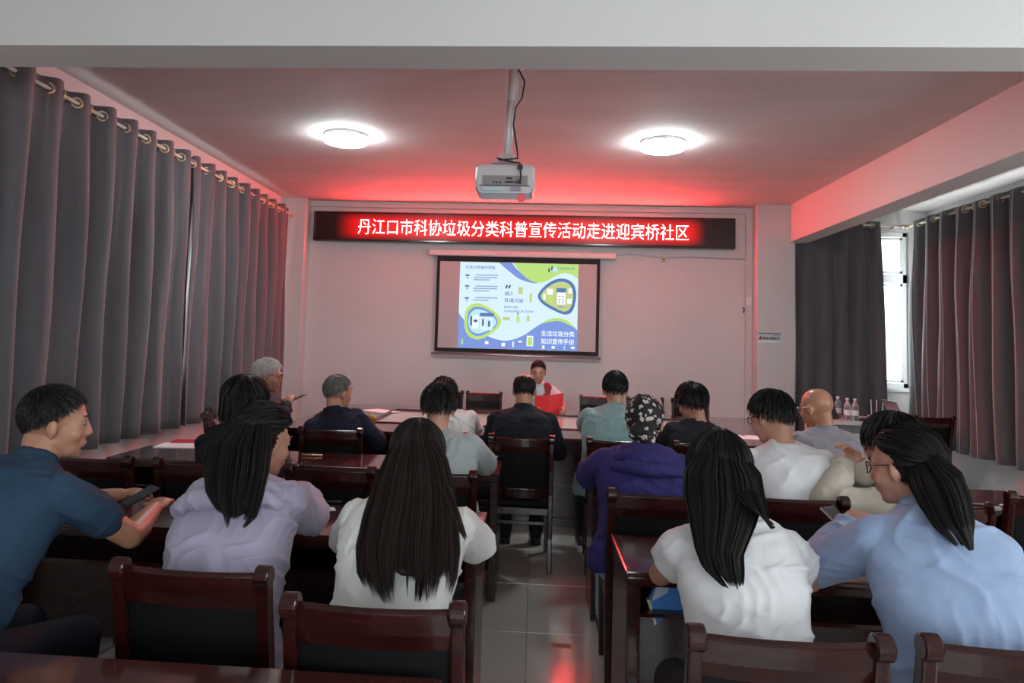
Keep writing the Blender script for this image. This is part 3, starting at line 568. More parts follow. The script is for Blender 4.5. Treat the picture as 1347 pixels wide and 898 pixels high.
def hang(pxs, Y, th):
    a = [at(x, y, Y) for x, y in pxs]; n = len(a); bg_.add(a+[v+Vector((0, th, 0)) for v in a], [tuple(range(n)), tuple(range(2*n-1, n-1, -1))]+[(i, (i+1) % n, (i+1) % n+n, i+n) for i in range(n)])
bt = thing('cloth_bag', 'blue and white bag stuffed in the shelf of the right second-row desk', 'bag', (.62, 2.9, .5))
for nm, pts, m_, Y in (('bag_panel', ((852, 790), (868, 760), (905, 755), (910, 795), (862, 820)), mat('blue_bag', (.05, .20, .52), .4, coat=.3), 2.86), ('bag_flap', ((862, 775), (872, 757), (884, 762), (878, 780), (856, 792)), mat('pale_bag', (.42, .46, .60), .4), 2.845), ('bag_trim', ((851, 789), (855, 789), (864, 821), (861, 823)), mat('cream_zip', (.6, .55, .42), .5), 2.85), ('bag_side', ((880, 780), (909, 765), (912, 798), (884, 806)), mat('sky_blue_bag', (.14, .36, .66), .4, coat=.3), 2.88)):
    bg_ = MB(); hang(pts, Y, .03); o = obj(nm, bg_, m_, None, bev=.004); o.parent = bt; o.matrix_parent_inverse = Matrix.Translation((-.62, -2.9, -.5))
#PEOPLE#
# ------------------------------------------------------------------ people
V3 = lambda *a: Vector(a)
def sm(a, b, x): x = np.clip((x-a)/(b-a), 0, 1); return x*x*(3-2*x)
def head_prims(mb, C, Rm, s=1.0, ears=True, full=1.0):
    T = lambda x, y, z: C+Rm @ (Vector((x, y, z))*s)
    E = lambda c, r, rot=None: mb.ell(T(*c), tuple(q*s for q in r), Rm @ rot if rot else Rm, 20, 0, 14)
    E((0, -.012, .030), (.076, .097, .090)); E((0, .030, -.018), (.064, .066, .088)); E((0, .040, -.075), (.049, .045, .040))
    E((0, .066, -.098), (.024, .022, .017)); E((0, .012, -.055), (.060, .060, .055))
    for q in (-1, 1):
        E((q*.040, .062, -.032), (.022, .022, .024))
        if ears: E((q*.081, -.006, -.010), (.009, .020, .032), Matrix.Rotation(q*R(-18), 3, 'Z')); E((q*.080, -.004, -.034), (.008, .011, .013))
    mb.caps(T(-.032, .080, .024), T(.032, .080, .024), .0125*s, .0125*s)
    mb.caps(T(0, .088, .012), T(0, .1035, -.026), .0075*s, .0115*s); mb.caps(T(-.012, .100, -.030), T(.012, .100, -.030), .009*s, .009*s)
    mb.caps(T(-.019, .089, -.058), T(.019, .089, -.058), .008*s, .008*s); mb.caps(T(-.015, .089, -.068), T(.015, .089, -.068), .008*s, .008*s)
CR, CRr = np.array([0, -.012, .030]), np.array([.076, .097, .090])
def fib(n):
    i = np.arange(n)+.5; ph = np.arccos(1-2*i/n); th = pi*(1+5**.5)*i
    return np.stack([np.cos(th)*np.sin(ph), np.sin(th)*np.sin(ph), np.cos(ph)], 1)
def hairmask(d, kind):
    """d: unit directions in head space -> 0..1 hair cover"""
    x, y, z = d[:, 0], d[:, 1], d[:, 2]
    line = np.where(y > 0, .10+.62*y, .10+1.15*y)            # hairline height by direction
    if kind == 'short': return sm(-.04, .20, z-np.where(y > 0, -.20+.92*np.abs(y)**1.25, -.20+.52*y))
    if kind in ('bald',): return np.zeros(len(d))
    m = sm(line-.05, line+.05, z)
    if kind == 'ring': m = m*sm(.42, .22, z)*sm(.45, .15, y); m = np.maximum(m, 0)
    if kind == 'receding': m = sm(-.62, -.50, z)*sm(.52, .30, z+.5*y)*sm(.35, .05, y)
    if kind in ('bob', 'long', 'pony'):
        line = np.where(y > .1, .10+.60*(y-.1), -.75+8.0*np.clip(y+.0, 0, .1)); m = sm(line-.05, line+.05, z)
    return m
def hair_cap(C, Rm, s, kind, thick, seed, puff=(0, 0, 0)):
    mb = MB(); n = 64; k = 40; th = np.linspace(.03, pi-.03, k); ph = np.linspace(0, 2*pi, n, endpoint=False)
    d = np.stack([np.outer(np.sin(th), np.cos(ph)), np.outer(np.sin(th), np.sin(ph)), np.outer(np.cos(th), np.ones(n))], -1).reshape(-1, 3)
    m = hairmask(d, kind); wob = np.sin(d[:, 0]*13+seed)*np.sin(d[:, 1]*11+seed*2)*.5+np.sin(d[:, 2]*17+seed)*np.sin(d[:, 0]*19)*.3
    ext = thick*(1+.22*wob)*m+(-.016)*(1-m)
    top = np.clip(d[:, 2], 0, 1)
    p = CR+d*(CRr+ext[:, None])+np.array(puff)*(m*top)[:, None]
    p = [C+Rm @ (Vector(q)*s) for q in p]; rs = [p[i*n:(i+1)*n] for i in range(k)]
    return mb.rings(rs)
def ribbons(mb, P, width, taper=True):
    """P: (N,K,3) strand points -> flat tapered ribbons with a slight keel"""
    N, K = P.shape[:2]; t = np.gradient(P, axis=1); t /= np.linalg.norm(t, axis=2, keepdims=True)+1e-9
    rv = RNG.normal(size=(N, 1, 3)); w = np.cross(t, rv); w /= np.linalg.norm(w, axis=2, keepdims=True)+1e-9
    u = np.linspace(0, 1, K)[None, :, None]; ww = width*(1-(u**3)*.92 if taper else 1)
    A = P-w*ww; B = P+w*ww; vs = np.stack([A, B], 2).reshape(-1, 3); base = len(mb.v)
    idx = np.arange(N*K).reshape(N, K)*2; a = idx[:, :-1].ravel(); b = idx[:, 1:].ravel()
    mb.v += [tuple(q) for q in vs.tolist()]; f = np.stack([a, a+1, b+1, b], 1)+base; mb.f += [tuple(q) for q in f.tolist()]; mb.m += [0]*len(f)
def scalp_strands(mb, C, Rm, s, kind, L, lift, N, width, seed, toward=None, thick=.008, down=0.0):
    d = fib(N*3); d = d+RNG.normal(size=d.shape)*.03; d /= np.linalg.norm(d, axis=1, keepdims=True)
    d = d[hairmask(d, kind) > .40]; K = 6 if L < .08 else 14
    r = CRr+thick; p = CR+d*r; crown = np.array([.012, -.055, .115]); P = [p.copy()]; st = L/(K-1)
    Ls = RNG.uniform(.65, 1.15, (len(p), 1))
    for k in range(1, K):
        n = (p-CR)/r**2; n /= np.linalg.norm(n, axis=1, keepdims=True)
        v = (p-crown) if toward is None else (np.array(toward)-p)
        v = v+RNG.normal(size=p.shape)*.010
        v[:, 2] -= down
        v -= n*(v*n).sum(1, keepdims=True); v /= np.linalg.norm(v, axis=1, keepdims=True)+1e-9
        p = p+(v+n*lift)*st*Ls
        q = (p-CR)/(r+.001); ln = np.linalg.norm(q, axis=1, keepdims=True); p = np.where(ln < 1, CR+(q/ln)*(r+.001), p)
        P.append(p.copy())
    P = np.stack(P, 1)*s; Rn = np.array(Rm); P = P @ Rn.T+np.array(C); ribbons(mb, P, width)
def mane(mb, secs, N, width, seed, clump=14, spread=.0, endvar=.12, core=True):
    """secs: list of (centre, side vector halfwidth, depth halfwidth vector); strands run through all of them"""
    rg = np.random.default_rng(seed); S = len(secs); K = 22
    def ev(arr, u):
        x = u*(S-1); i = np.clip(x.astype(int), 0, S-2); f = (x-i)[..., None]; f = f*f*(3-2*f)*.5+f*.5
        return arr[i]*(1-f)+arr[i+1]*f
    Cc = np.array([tuple(q[0]) for q in secs]); A = np.array([tuple(q[1]) for q in secs]); B = np.array([tuple(q[2]) for q in secs])
    ang = rg.uniform(0, 2*pi, N); rad = np.sqrt(rg.uniform(.35, 1.0, N)); ca = rg.uniform(0, 2*pi, clump); cr = np.sqrt(rg.uniform(.1, 1, clump))
    ax, ay = rad*np.cos(ang), rad*np.sin(ang); cx, cy = cr*np.cos(ca), cr*np.sin(ca)
    near = np.argmin((ax[:, None]-cx)**2+(ay[:, None]-cy)**2, 1); cl = rg.uniform(1-endvar, 1, clump)
    uend = cl[near]*rg.uniform(1-endvar*.5, 1, N)
    u = np.linspace(0, 1, K)[None]*uend[:, None]; pull = (np.clip((u-.55)/.45, 0, 1)**1.5)*.55
    X = ax[:, None]*(1-pull)+cx[near][:, None]*pull; Y = ay[:, None]*(1-pull)+cy[near][:, None]*pull
    X = X+.03*np.sin(u*9+ang[:, None]); P = ev(Cc, u)+ev(A, u)*X[..., None]+ev(B, u)*Y[..., None]
    ribbons(mb, P, width)
    if core:
        rs = []
        for k in range(14):
            uu = np.array([k/13*.84]); c = ev(Cc, uu)[0]; a = ev(A, uu)[0]; b = ev(B, uu)[0]; f = .86 if k < 11 else .86*(1-.28*(k-10))
            rs.append([Vector(c+(a*cos(q)+b*sin(q))*f*(1+.02*sin(q*7+k*.8))) for q in [2*pi*j/28 for j in range(28)]])
        mb.rings(rs)
def wrinkle(me, amp, sc, seed, stretch=(1, 1, 1)):
    co = np.empty(len(me.vertices)*3); me.vertices.foreach_get('co', co); co = co.reshape(-1, 3)
    no = np.empty(len(me.vertices)*3); me.vertices.foreach_get('normal', no); no = no.reshape(-1, 3)
    q = co*sc*1.9+seed*7.3; x, y, z = q[:, 0], q[:, 1], q[:, 2]; h = np.zeros(len(co))
    for k, (dx, dz, fr, am) in enumerate(((.35, 1, 1.0, 1.0), (-.8, .75, 1.5, .7), (1, .15, 2.1, .35), (.5, -1, 2.9, .3))):   # narrow creases running several ways
        ph = (dx*x+dz*z+.4*y)*fr+1.5*np.sin(.55*x-.4*z*dx+k*2+seed)+.8*np.sin(1.1*z+y+k)
        h += am*((1-np.abs(np.sin(ph)))**1.7)*(.15+.85*sm(-.1, .8, np.sin(.62*z+.9*x*dz+k*1.7+seed*3)*np.cos(.5*y-.7*x+k)))
    h += .35*np.sin(.5*x+seed)*np.sin(.45*z+k)
    co += no*(h*amp*1.25)[:, None]; me.vertices.foreach_set('co', co.ravel()); me.update()
def limb(mb, pts, rr, n=14):
    for i in range(len(pts)-1): mb.caps(pts[i], pts[i+1], rr[i], rr[i+1], n)
def ik(S, T, l1, l2, pole):
    d = T-S; D = min(d.length, (l1+l2)*.985); u = d.normalized(); T = S+u*D
    a = (l1*l1-l2*l2+D*D)/(2*D); h = math.sqrt(max(l1*l1-a*a, 0)); p = pole-u*pole.dot(u); p.normalize(); return S+u*a+p*h, T
def hand(mb, Wp, d, nrm, s, curl=.5, side=1):
    """wrist Wp, pointing d, back-of-hand normal nrm"""
    d = d.normalized(); nrm = (nrm-d*nrm.dot(d)).normalized(); x = d.cross(nrm)*side
    Rm = Matrix((x, d, nrm)).transposed()
    mb.ell(Wp+d*.048*s, (.040*s, .052*s, .016*s), Rm, 16, 0, 10)
    for k, (ox, L) in enumerate(((-.030, .070), (-.010, .078), (.010, .074), (.029, .058))):
        b = Wp+(d*(.085-.004*abs(k-1.5))+x*ox)*s; r = .0085*s
        a1 = curl*.5; d1 = d*cos(a1)-nrm*sin(a1)+x*ox*1.5; a2 = curl*1.35; d2 = d*cos(a2)-nrm*sin(a2)+x*ox*.8; a3 = curl*2.1; d3 = d*cos(a3)-nrm*sin(a3)
        p1 = b+d1*L*.45*s; p2 = p1+d2*L*.32*s; p3 = p2+d3*L*.25*s
        limb(mb, [b-d*.01, p1, p2, p3], [r*1.1, r, r*.95, r*.8], 8)
    t0 = Wp+(d*.025-x*.028)*s; t1 = t0+(d*.028-x*.026-nrm*.012*curl)*s; t2 = t1+(d*.030-x*.008-nrm*.016*curl)*s
    limb(mb, [t0, t1, t2], [.012*s, .0105*s, .009*s], 8)
def person(label, pelvis, head, rot=0, hyaw=0, hpitch=8, hroll=0, bulk=1.0, bulkd=None, sc=1.0, skin='skin', top=None, bottom=None, sleeve='long', hands=None,
           poles=None, hairkind='short', hairmat='hair', strand=(.035, .25, 900, .0018), thick=.010, puff=(0, 0, 0), vox=.009, hs=1.0, hips=.54, group=None, glasses=None,
           wr=(.010, 16), face=True, bow=.03, manes=(), toward=None, collar=None, seed=1, curls=(.5, .5), slack=1.0, hairdown=0.0, ears=True, hem=-.10, sl=.56):
    base = Vector((pelvis[0], pelvis[1], 0)); t = thing('person', label, 'person', base, R(rot), group)
    Mi = (Matrix.Translation(base) @ Matrix.Rotation(R(rot), 4, 'Z')).inverted(); Rz = Matrix.Rotation(-R(rot), 3, 'Z')
    HC = Mi @ at(*head); Rh = Matrix.Rotation(R(hyaw), 3, 'Z') @ Matrix.Rotation(R(-hpitch), 3, 'X') @ Matrix.Rotation(R(hroll), 3, 'Y')
    P0 = V3(0, 0, hips); NB = HC+Rh @ (V3(0, -.028, -.105)*hs)+V3(0, -.018, -.028)*sc
    ax = NB-P0; Ln = ax.length; u = ax/Ln; sx = V3(1, 0, 0); sx = (sx-u*sx.dot(u)).normalized(); fw = u.cross(sx)   # fw = forward
    k_ = Ln/.55; b = bulk; bd = bulkd or bulk
    def sp(tt): return P0+u*(tt*k_)-fw*bow*sin(pi*min(max(tt/.55, 0), 1))
    prof = [(-.09, .150, .105), (-.05, .172, .122), (.03, .172, .122), (.12, .152, .112), (.22, .152, .114), (.32, .168, .118), (.40, .176, .112), (.465, .168, .098), (.515, .120, .078), (.545, .072, .062), (.565, .058, .056)]
    def torso(mb, inf, t0=-1, t1=9, cut=.565, flare=0):
        rs = []
        for tt, w, d in prof:
            if tt > cut: continue
            c = sp(tt); W_ = w*sc*(b if tt < .50 else 1)+inf+(flare*max(0, .3-tt)); D_ = d*sc*(bd if tt < .5 else 1)+inf+flare*.7*max(0, .3-tt)
            ring = []
            for j in range(28):
                q = 2*pi*j/28; e = .8; cx_, cy_ = math.copysign(abs(cos(q))**e, cos(q)), math.copysign(abs(sin(q))**e, sin(q))
                ring.append(c+sx*cx_*W_+fw*cy_*D_)
            rs.append(ring)
        mb.rings(rs)
    Sh = [sp(.458)+sx*q*(.160*sc*b)+fw*.005 for q in (-1, 1)]
    tg = hands or (V3(-.12, .44, .82), V3(.12, .44, .82)); tgs = []
    for h_ in tg:
        h_ = Vector(h_) if not isinstance(h_, Vector) else h_
        tgs.append(h_ if h_.y < 1.2 and hands is None else Mi @ h_)
    pol = poles or (V3(-.7, -.35, -.7), V3(.7, -.35, -.7)); arms = []
    l1, l2 = .285*sc, .25*sc
    for i in (0, 1):
        p_ = Vector(pol[i])
        if (tgs[i]-Sh[i]).length > (l1+l2)*.98: l1_, l2_ = l1*1.06, l2*1.06
        else: l1_, l2_ = l1, l2
        Eb, Wr = ik(Sh[i], tgs[i], l1_, l2_, p_); arms.append((Sh[i], Eb, Wr))
    body = MB(); torso(body, -.004)
    for q in (-1, 1): body.caps(sp(.54)+sx*q*.03, sp(.475)+sx*q*.125*b*sc, .038*sc, .042*sc)
    body.caps(NB-u*.03, HC+Rh @ (V3(0, -.022, -.05)*hs), .060*sc*min(b, 1.1), .053*sc)
    body.caps(NB-fw*.01, HC+Rh @ (V3(0, -.045, -.045)*hs), .052*sc, .045*sc)
    head_prims(body, HC, Rh, hs, ears)
    ar = .048*sc*(.6+.4*b)
    for i, (S, E_, Wr) in enumerate(arms):
        limb(body, [S, S.lerp(E_, .5), E_, E_.lerp(Wr, .35), Wr], [ar*1.12, ar*.95, ar*.82, ar*.86, .025*sc])
        fd = (Wr-E_).normalized(); hd = (fd+V3(0, 0, 0)).normalized()
        hand(body, Wr, hd, V3(0, 0, 1) if curls[i] < 1.2 else V3(-1 if i == 0 else 1, 0, .2), sc, curls[i], 1 if i == 1 else -1)
    legs = []
    for q in (-1, 1):
        hp = P0+V3(q*.095*sc*b, .02, -.02); kn = V3(q*.12*sc, .44*sc, .49*min(1, sc)); an = V3(q*.12*sc, .42*sc, .09)
        legs.append((hp, kn, an)); limb(body, [hp, kn, an], [.082*sc*b, .058*sc, .038*sc]); body.ell(an+V3(0, .06, -.045), (.042, .12, .04))
    bo = link('body', remesh(body, vox, 3, .5), M[skin], t, smooth=True)
    # clothes
    tp, bt_ = M[top], M[bottom or 'trousers']
    sh = MB(); inf = .014*slack; torso(sh, inf, cut=.545, flare=.03*slack if slack > 1 else 0)
    for q in (-1, 1): sh.caps(sp(.53)+sx*q*.035, sp(.470)+sx*q*.130*b*sc, .036*sc+inf*.8, .044*sc+inf*.8)
    for S, E_, Wr in arms:
        if sleeve == 'short': e1 = S.lerp(E_, sl); limb(sh, [S, e1], [ar*1.10+inf*.7, ar*1.02+inf*1.2])
        elif sleeve == 'elbow': limb(sh, [S, E_, E_.lerp(Wr, .25)], [ar*1.14+inf, ar+inf, ar*.95+inf])
        else: limb(sh, [S, S.lerp(E_, .5), E_, E_.lerp(Wr, .5), E_.lerp(Wr, .93)], [ar*1.10+inf*.7, ar*.98+inf*.9, ar*.95+inf*1.2, ar*.85+inf*1.2, .034*sc+inf*.5])
    sme = remesh(sh, .0075 if pelvis[1] < 3 else .010, 6, .6); wrinkle(sme, wr[0], wr[1], seed, (1, 1, 1)); link('shirt' if sleeve != 'long' else 'top', sme, tp, t, smooth=True)
    if collar:
        cm = M[collar] if isinstance(collar, str) else tp; rs = []
        for z_, r_ in ((-.012, .082), (.018, .075), (.040, .068), (.038, .060), (.010, .062), (-.014, .07)):
            rs.append([NB-u*.012+u*z_*sc+(sx*cos(q)*(r_ if True else 0)+fw*(sin(q)*r_*.95-.006-.012*(sin(q) < -.2)*0))*sc*1.02+u*(-.022*max(0, sin(q)))*sc for q in [2*pi*j/28 for j in range(28)]])
        link('collar', MB().rings(rs, False).mesh('collar'), cm, t, smooth=True)
    tr = MB()
    for hp, kn, an in legs: limb(tr, [hp, hp.lerp(kn, .5), kn, kn.lerp(an, .5), an+V3(0, 0, .02)], [.098*sc*b, .088*sc, .070*sc, .058*sc, .056*sc])
    tr.ell(P0+V3(0, 0, -.02), (.175*sc*b, .13*sc*bd, .10*sc)); link('trousers', remesh(tr, .013, 4, .5), bt_, t, smooth=True)
    for hp, kn, an in legs:
        f = MB(); f.ell(an+V3(0, .065, -.045), (.050, .135, .043)); f.box(an.x-.045, an.y-.05, 0, an.x+.045, an.y+.19, .02); link('shoe', remesh(f, .009, 2), M['black'], t, smooth=True)
    # hair
    if hairkind != 'bald' or manes:
        hb = MB()
        if hairkind != 'bald':
            for v_ in (hair_cap(HC, Rh, hs, hairkind, thick, seed, puff),): hb.add(v_.v, v_.f)
            L, lift, N, wd_ = strand; scalp_strands(hb, HC, Rh, hs, hairkind, L, lift, N, wd_, seed, toward, thick, hairdown)
        for mn in manes:
            secs = [(Mi @ at(px, py, Y), Rz @ V3(hw_*Y/F*cos(R(an)), 0, -hw_*Y/F*sin(R(an))), Rz @ V3(0, dp, 0)) for px, py, Y, hw_, dp, an in mn['secs']]
            mane(hb, secs, mn.get('n', 900), mn.get('w', .0022), seed+5, mn.get('clump', 14), endvar=mn.get('endvar', .12))
        link('hair', hb.mesh('hair'), M[hairmat], t, smooth=True)
    Th = lambda x, y, z: HC+Rh @ (Vector((x, y, z))*hs)
    if face:
        for q in (-1, 1):
            e = MB().ell(Th(q*.031, .0800, .006), (.0125*hs, .0095*hs, .0070*hs), Rh); eo = link('eye', e.mesh('eye'), M['eye'], t, smooth=True)
            link('iris', MB().ell(Th(q*.031, .0880, .005), (.0055*hs, .0025*hs, .0058*hs), Rh).mesh('iris'), M['iris'], eo, smooth=True)
            link('eyebrow', MB().tube([Th(q*.014, .094, .029), Th(q*.030, .0935, .034), Th(q*.050, .083, .029)], [.0025, .0038, .002], 6).mesh('eyebrow'), M[hairmat], t, smooth=True)
        link('lips', MB().caps(Th(-.021, .090, -.062), Th(0, .0945, -.061), .004*hs, .0058*hs).caps(Th(0, .0945, -.061), Th(.021, .090, -.062), .0058*hs, .004*hs).mesh('lips'), M['lip'], t, smooth=True)
    if glasses:
        g = MB()
        for q in (-1, 1):
            ring = [Th(q*.033+.023*cos(a), .104-.012*abs(cos(a))*(1 if q*cos(a) > 0 else .2), .004+.018*sin(a)) for a in [2*pi*j/16 for j in range(17)]]
            g.tube(ring, .0022*hs, 6, cap=False); g.tube([Th(q*.056, .094, .010), Th(q*.078, .05, .012), Th(q*.084, -.005, .012), Th(q*.084, -.02, -.004)], .0022*hs, 6)
        g.tube([Th(-.010, .108, .008), Th(0, .111, .011), Th(.010, .108, .008)], .002*hs, 6)
        gm = link('glasses', g.mesh('glasses'), M[glasses], t, smooth=True)
    return dict(root=t, HC=HC, Rh=Rh, NB=NB, u=u, sx=sx, fw=fw, sp=sp, arms=arms, Mi=Mi, hs=hs, sc=sc, b=b)
def part(pr, name, mb, m, vox=None, wr=None, smooth=True, seed=3):
    me = remesh(mb, vox, 4, .6) if vox else mb.mesh(name)
    if wr: wrinkle(me, wr[0], wr[1], seed)
    return link(name, me, M[m], pr['root'], smooth=smooth)
def hood(pr, m, w=.16, drop=.16, seed=3, lift=0):
    """a hood lying folded on the upper back"""
    mb = MB(); NB, u, sx, fw = pr['NB'], pr['u'], pr['sx'], pr['fw']; s = pr['sc']
    for r_, dz, dy, rr in ((.105, .020, -.015, .038), (.138, -.025, -.055, .040), (.158, -.085, -.075, .036)):
        pts = [NB+sx*r_*1.15*cos(a)*s+fw*(r_*.85*sin(a)+dy)*s+u*(dz+lift-drop*max(0, -sin(a))**2*.55)*s for a in [pi*(.06+.88*j/16)+pi for j in range(17)]]
        pts = [p-u*.075*s*abs(cos(pi*j/16))**3 for j, p in enumerate(pts)]
        mb.tube(pts, [rr*s*(.22+.78*sin(pi*(j+.6)/17.2)) for j in range(17)], 12)
    mb.ell(NB-fw*.105*s-u*.090*s, (.130*s, .050*s, .095*s), Matrix((sx, fw, u)).transposed())
    return part(pr, 'hood', mb, m, .008, (.007, 22), seed=seed)
for n_, c_, c2_ in (('teal_polo', (.020, .046, .082), (.024, .055, .094)), ('lavender', (.36, .33, .44), None), ('white_knit', (.72, .72, .70), (.66, .66, .64)), ('white_tee', (.68, .68, .70), (.63, .63, .65)), ('light_blue', (.28, .37, .55), (.25, .335, .51)),
                    ('black_top', (.014, .014, .017), None), ('dark_jacket', (.030, .028, .034), None), ('navy', (.014, .015, .034), None), ('grey_tee', (.36, .40, .40), (.32, .36, .36)), ('cream_jacket', (.70, .69, .66), None),
                    ('black_jacket', (.010, .011, .016), None), ('vest_red', (.32, .035, .05), None), ('pale_shirt', (.50, .56, .60), None), ('pale_teal', (.24, .37, .37), (.22, .34, .34)), ('violet_blue', (.034, .027, .135), (.03, .024, .12)),
                    ('charcoal', (.022, .021, .028), None), ('grey_shirt', (.30, .29, .32), (.26, .25, .28)), ('beige', (.55, .50, .41), (.50, .45, .37)), ('trousers', (.014, .016, .026), None), ('black_trousers', (.008, .008, .010), None), ('pale_jeans', (.25, .32, .42), None)):
    M[n_] = fabric(n_, c_, c2_)
W3 = lambda px, py, Y: at(px, py, Y)
# --- nearest row
a = person('man in a dark teal polo shirt at far left, holding a phone', (-1.86, 2.15), (74, 556, 2.60), rot=-14, hyaw=-46, hpitch=4, bulk=1.14, bulkd=1.15, sc=1.10, top='teal_polo', sleeve='short', hs=1.10, vox=.007,
       hands=(W3(158, 650, 3.06), W3(204, 668, 2.90)), poles=((-.5, -.6, -.5), (1, -.45, -.95)), strand=(.022, .10, 5000, .0010), thick=.009, collar=True, wr=(.010, 13), bow=.05, curls=(.9, .7), skin='skinred', seed=2)
b = person('woman in a pale lavender hooded jacket with dark hair tied back', (-.97, 2.24), (346, 582, 2.72), rot=-4, hyaw=-34, hpitch=10, bulk=1.0, sc=1.04, top='lavender', sleeve='long', hs=1.06, vox=.009, slack=1.8, wr=(.012, 14),
       hands=(W3(310, 640, 3.1), W3(398, 645, 3.1)), poles=((-.7, -.5, -1), (.9, -.4, -.9)), hairkind='pony', strand=(.14, .02, 3200, .0013), toward=(0, -.11, .03), thick=.022,
       manes=({'secs': [(330, 556, 2.62, 26, .05, 0), (316, 585, 2.55, 42, .07, 8), (310, 620, 2.43, 45, .06, 6), (308, 650, 2.35, 40, .05, 6), (310, 676, 2.30, 30, .035, 8), (306, 694, 2.28, 18, .03, 8)], 'n': 3400, 'clump': 12, 'endvar': .24, 'w': .0013},), seed=3, collar=None)
hood(b, 'lavender', seed=4)
c = person('woman seen from behind with very long straight dark brown hair over a white top', (-.44, 2.22), (549, 601, 2.66), rot=0, hyaw=0, hpitch=12, bulk=1.0, sc=1.06, top='white_knit', sleeve='long', hs=1.04, slack=1.5, wr=(.008, 17),
       hands=(W3(512, 690, 3.02), W3(592, 690, 3.02)), poles=((-1, -.3, -.5), (1, -.3, -.5)), hairkind='long', hairmat='hairbrown', strand=(.16, .0, 4200, .0013), thick=.016, hairdown=.08, ears=False, face=True,
       manes=({'secs': [(549, 562, 2.62, 16, .05, 0), (548, 600, 2.56, 39, .07, 0), (544, 640, 2.48, 54, .06, 0), (540, 680, 2.38, 65, .05, 0), (537, 720, 2.28, 70, .040, 0), (536, 756, 2.20, 66, .035, 0), (538, 796, 2.13, 52, .03, 0)], 'n': 7500, 'clump': 26, 'endvar': .20, 'w': .0013},
              {'secs': [(585, 640, 2.46, 8, .02, 0), (600, 680, 2.38, 7, .02, 10), (614, 712, 2.34, 3, .01, 10)], 'n': 120, 'clump': 3}), seed=5, hips=.55)
d = person('woman in a white short-sleeved T-shirt with long dark hair, seen from behind', (.64, 2.06), (946, 622, 2.46), rot=2, hyaw=8, hpitch=14, hroll=-3, bulk=.92, sc=1.05, top='white_tee', bottom='black_trousers', sleeve='short', sl=.36, hs=1.04, slack=1.25, wr=(.012, 15),
       hands=(W3(912, 722, 2.78), W3(992, 722, 2.78)), poles=((-1, -.55, -.6), (1, -.55, -.6)), hairkind='long', strand=(.16, .0, 4200, .0013), thick=.016, hairdown=.08, ears=False,
       manes=({'secs': [(948, 586, 2.42, 22, .05, 0), (950, 620, 2.36, 46, .07, 0), (952, 652, 2.29, 50, .06, 0), (950, 690, 2.19, 42, .045, 0), (946, 725, 2.11, 31, .035, 5), (952, 752, 2.07, 26, .03, 5), (966, 778, 2.03, 12, .02, 8)], 'n': 5200, 'clump': 14, 'endvar': .2, 'w': .0013},
              {'secs': [(980, 640, 2.30, 22, .04, 0), (992, 668, 2.22, 18, .035, 20), (1010, 688, 2.18, 8, .02, 60), (1019, 690, 2.17, 4, .01, 60)], 'n': 900, 'clump': 6, 'w': .0013}), seed=6)
e = person('woman in a light blue shirt with a dark ponytail, looking left, holding a phone', (1.17, 2.02), (1190, 614, 2.42), rot=4, hyaw=36, hpitch=10, bulk=1.02, bulkd=1.05, sc=1.06, top='light_blue', sleeve='long', hs=1.0, slack=1.3, wr=(.012, 11), vox=.008,
       hands=(W3(1115, 692, 2.72), W3(1215, 700, 2.85)), poles=((-1, -.3, -.75), (1, -.2, -.7)), hairkind='pony', strand=(.15, .02, 4200, .0013), toward=(0, -.115, .0), thick=.013, glasses='black', collar=True,
       manes=({'secs': [(1212, 604, 2.33, 20, .05, -30), (1230, 630, 2.26, 31, .055, -20), (1243, 660, 2.20, 31, .05, -15), (1256, 690, 2.14, 25, .04, -10), (1272, 722, 2.11, 9, .025, -10)], 'n': 3600, 'clump': 9, 'endvar': .14, 'w': .0013},), seed=7, bow=.05)
# --- second row
person('woman with a dark bob in black behind the lavender-jacket woman', (-1.68, 4.02), (323, 528, 4.28), rot=-4, hyaw=-55, hpitch=14, top='black_top', hairkind='bob', strand=(.12, .05, 1100, .0024), thick=.024, hairdown=.06, sc=1.0, hs=1.12, vox=.011,
       manes=({'secs': [(318, 520, 4.22, 26, .09, 0), (318, 540, 4.2, 32, .09, 0), (316, 558, 4.18, 30, .07, 0)], 'n': 1300, 'clump': 9, 'w': .0018},), seed=8)
person('man in a light grey T-shirt with short black hair at the desk end', (-.46, 3.98), (577, 537, 4.22), rot=3, hyaw=2, hpitch=14, top='grey_tee', sleeve='elbow', hs=1.10, bulk=1.08, sc=1.03, strand=(.035, .3, 1100, .0022), thick=.014, hands=(W3(560, 600, 4.7), W3(634, 612, 4.62)), poles=((-1, -.2, -.6), (1, -.5, -.6)), slack=1.3, vox=.010, seed=9)
h = person('person in a violet-blue hooded coat wearing a black and white floral headscarf', (.56, 3.72), (848, 556, 3.98), rot=0, hyaw=-12, hpitch=22, top='violet_blue', bottom='pale_jeans', hs=1.10, bulk=1.18, bulkd=1.05, sc=1.04, slack=1.9, wr=(.014, 13), vox=.011, hairkind='bald', hands=(W3(815, 610, 4.3), W3(885, 610, 4.3)), poles=((-1, -.1, -.45), (1, -.1, -.45)), seed=10)
hood(h, 'violet_blue', seed=6, lift=.035)
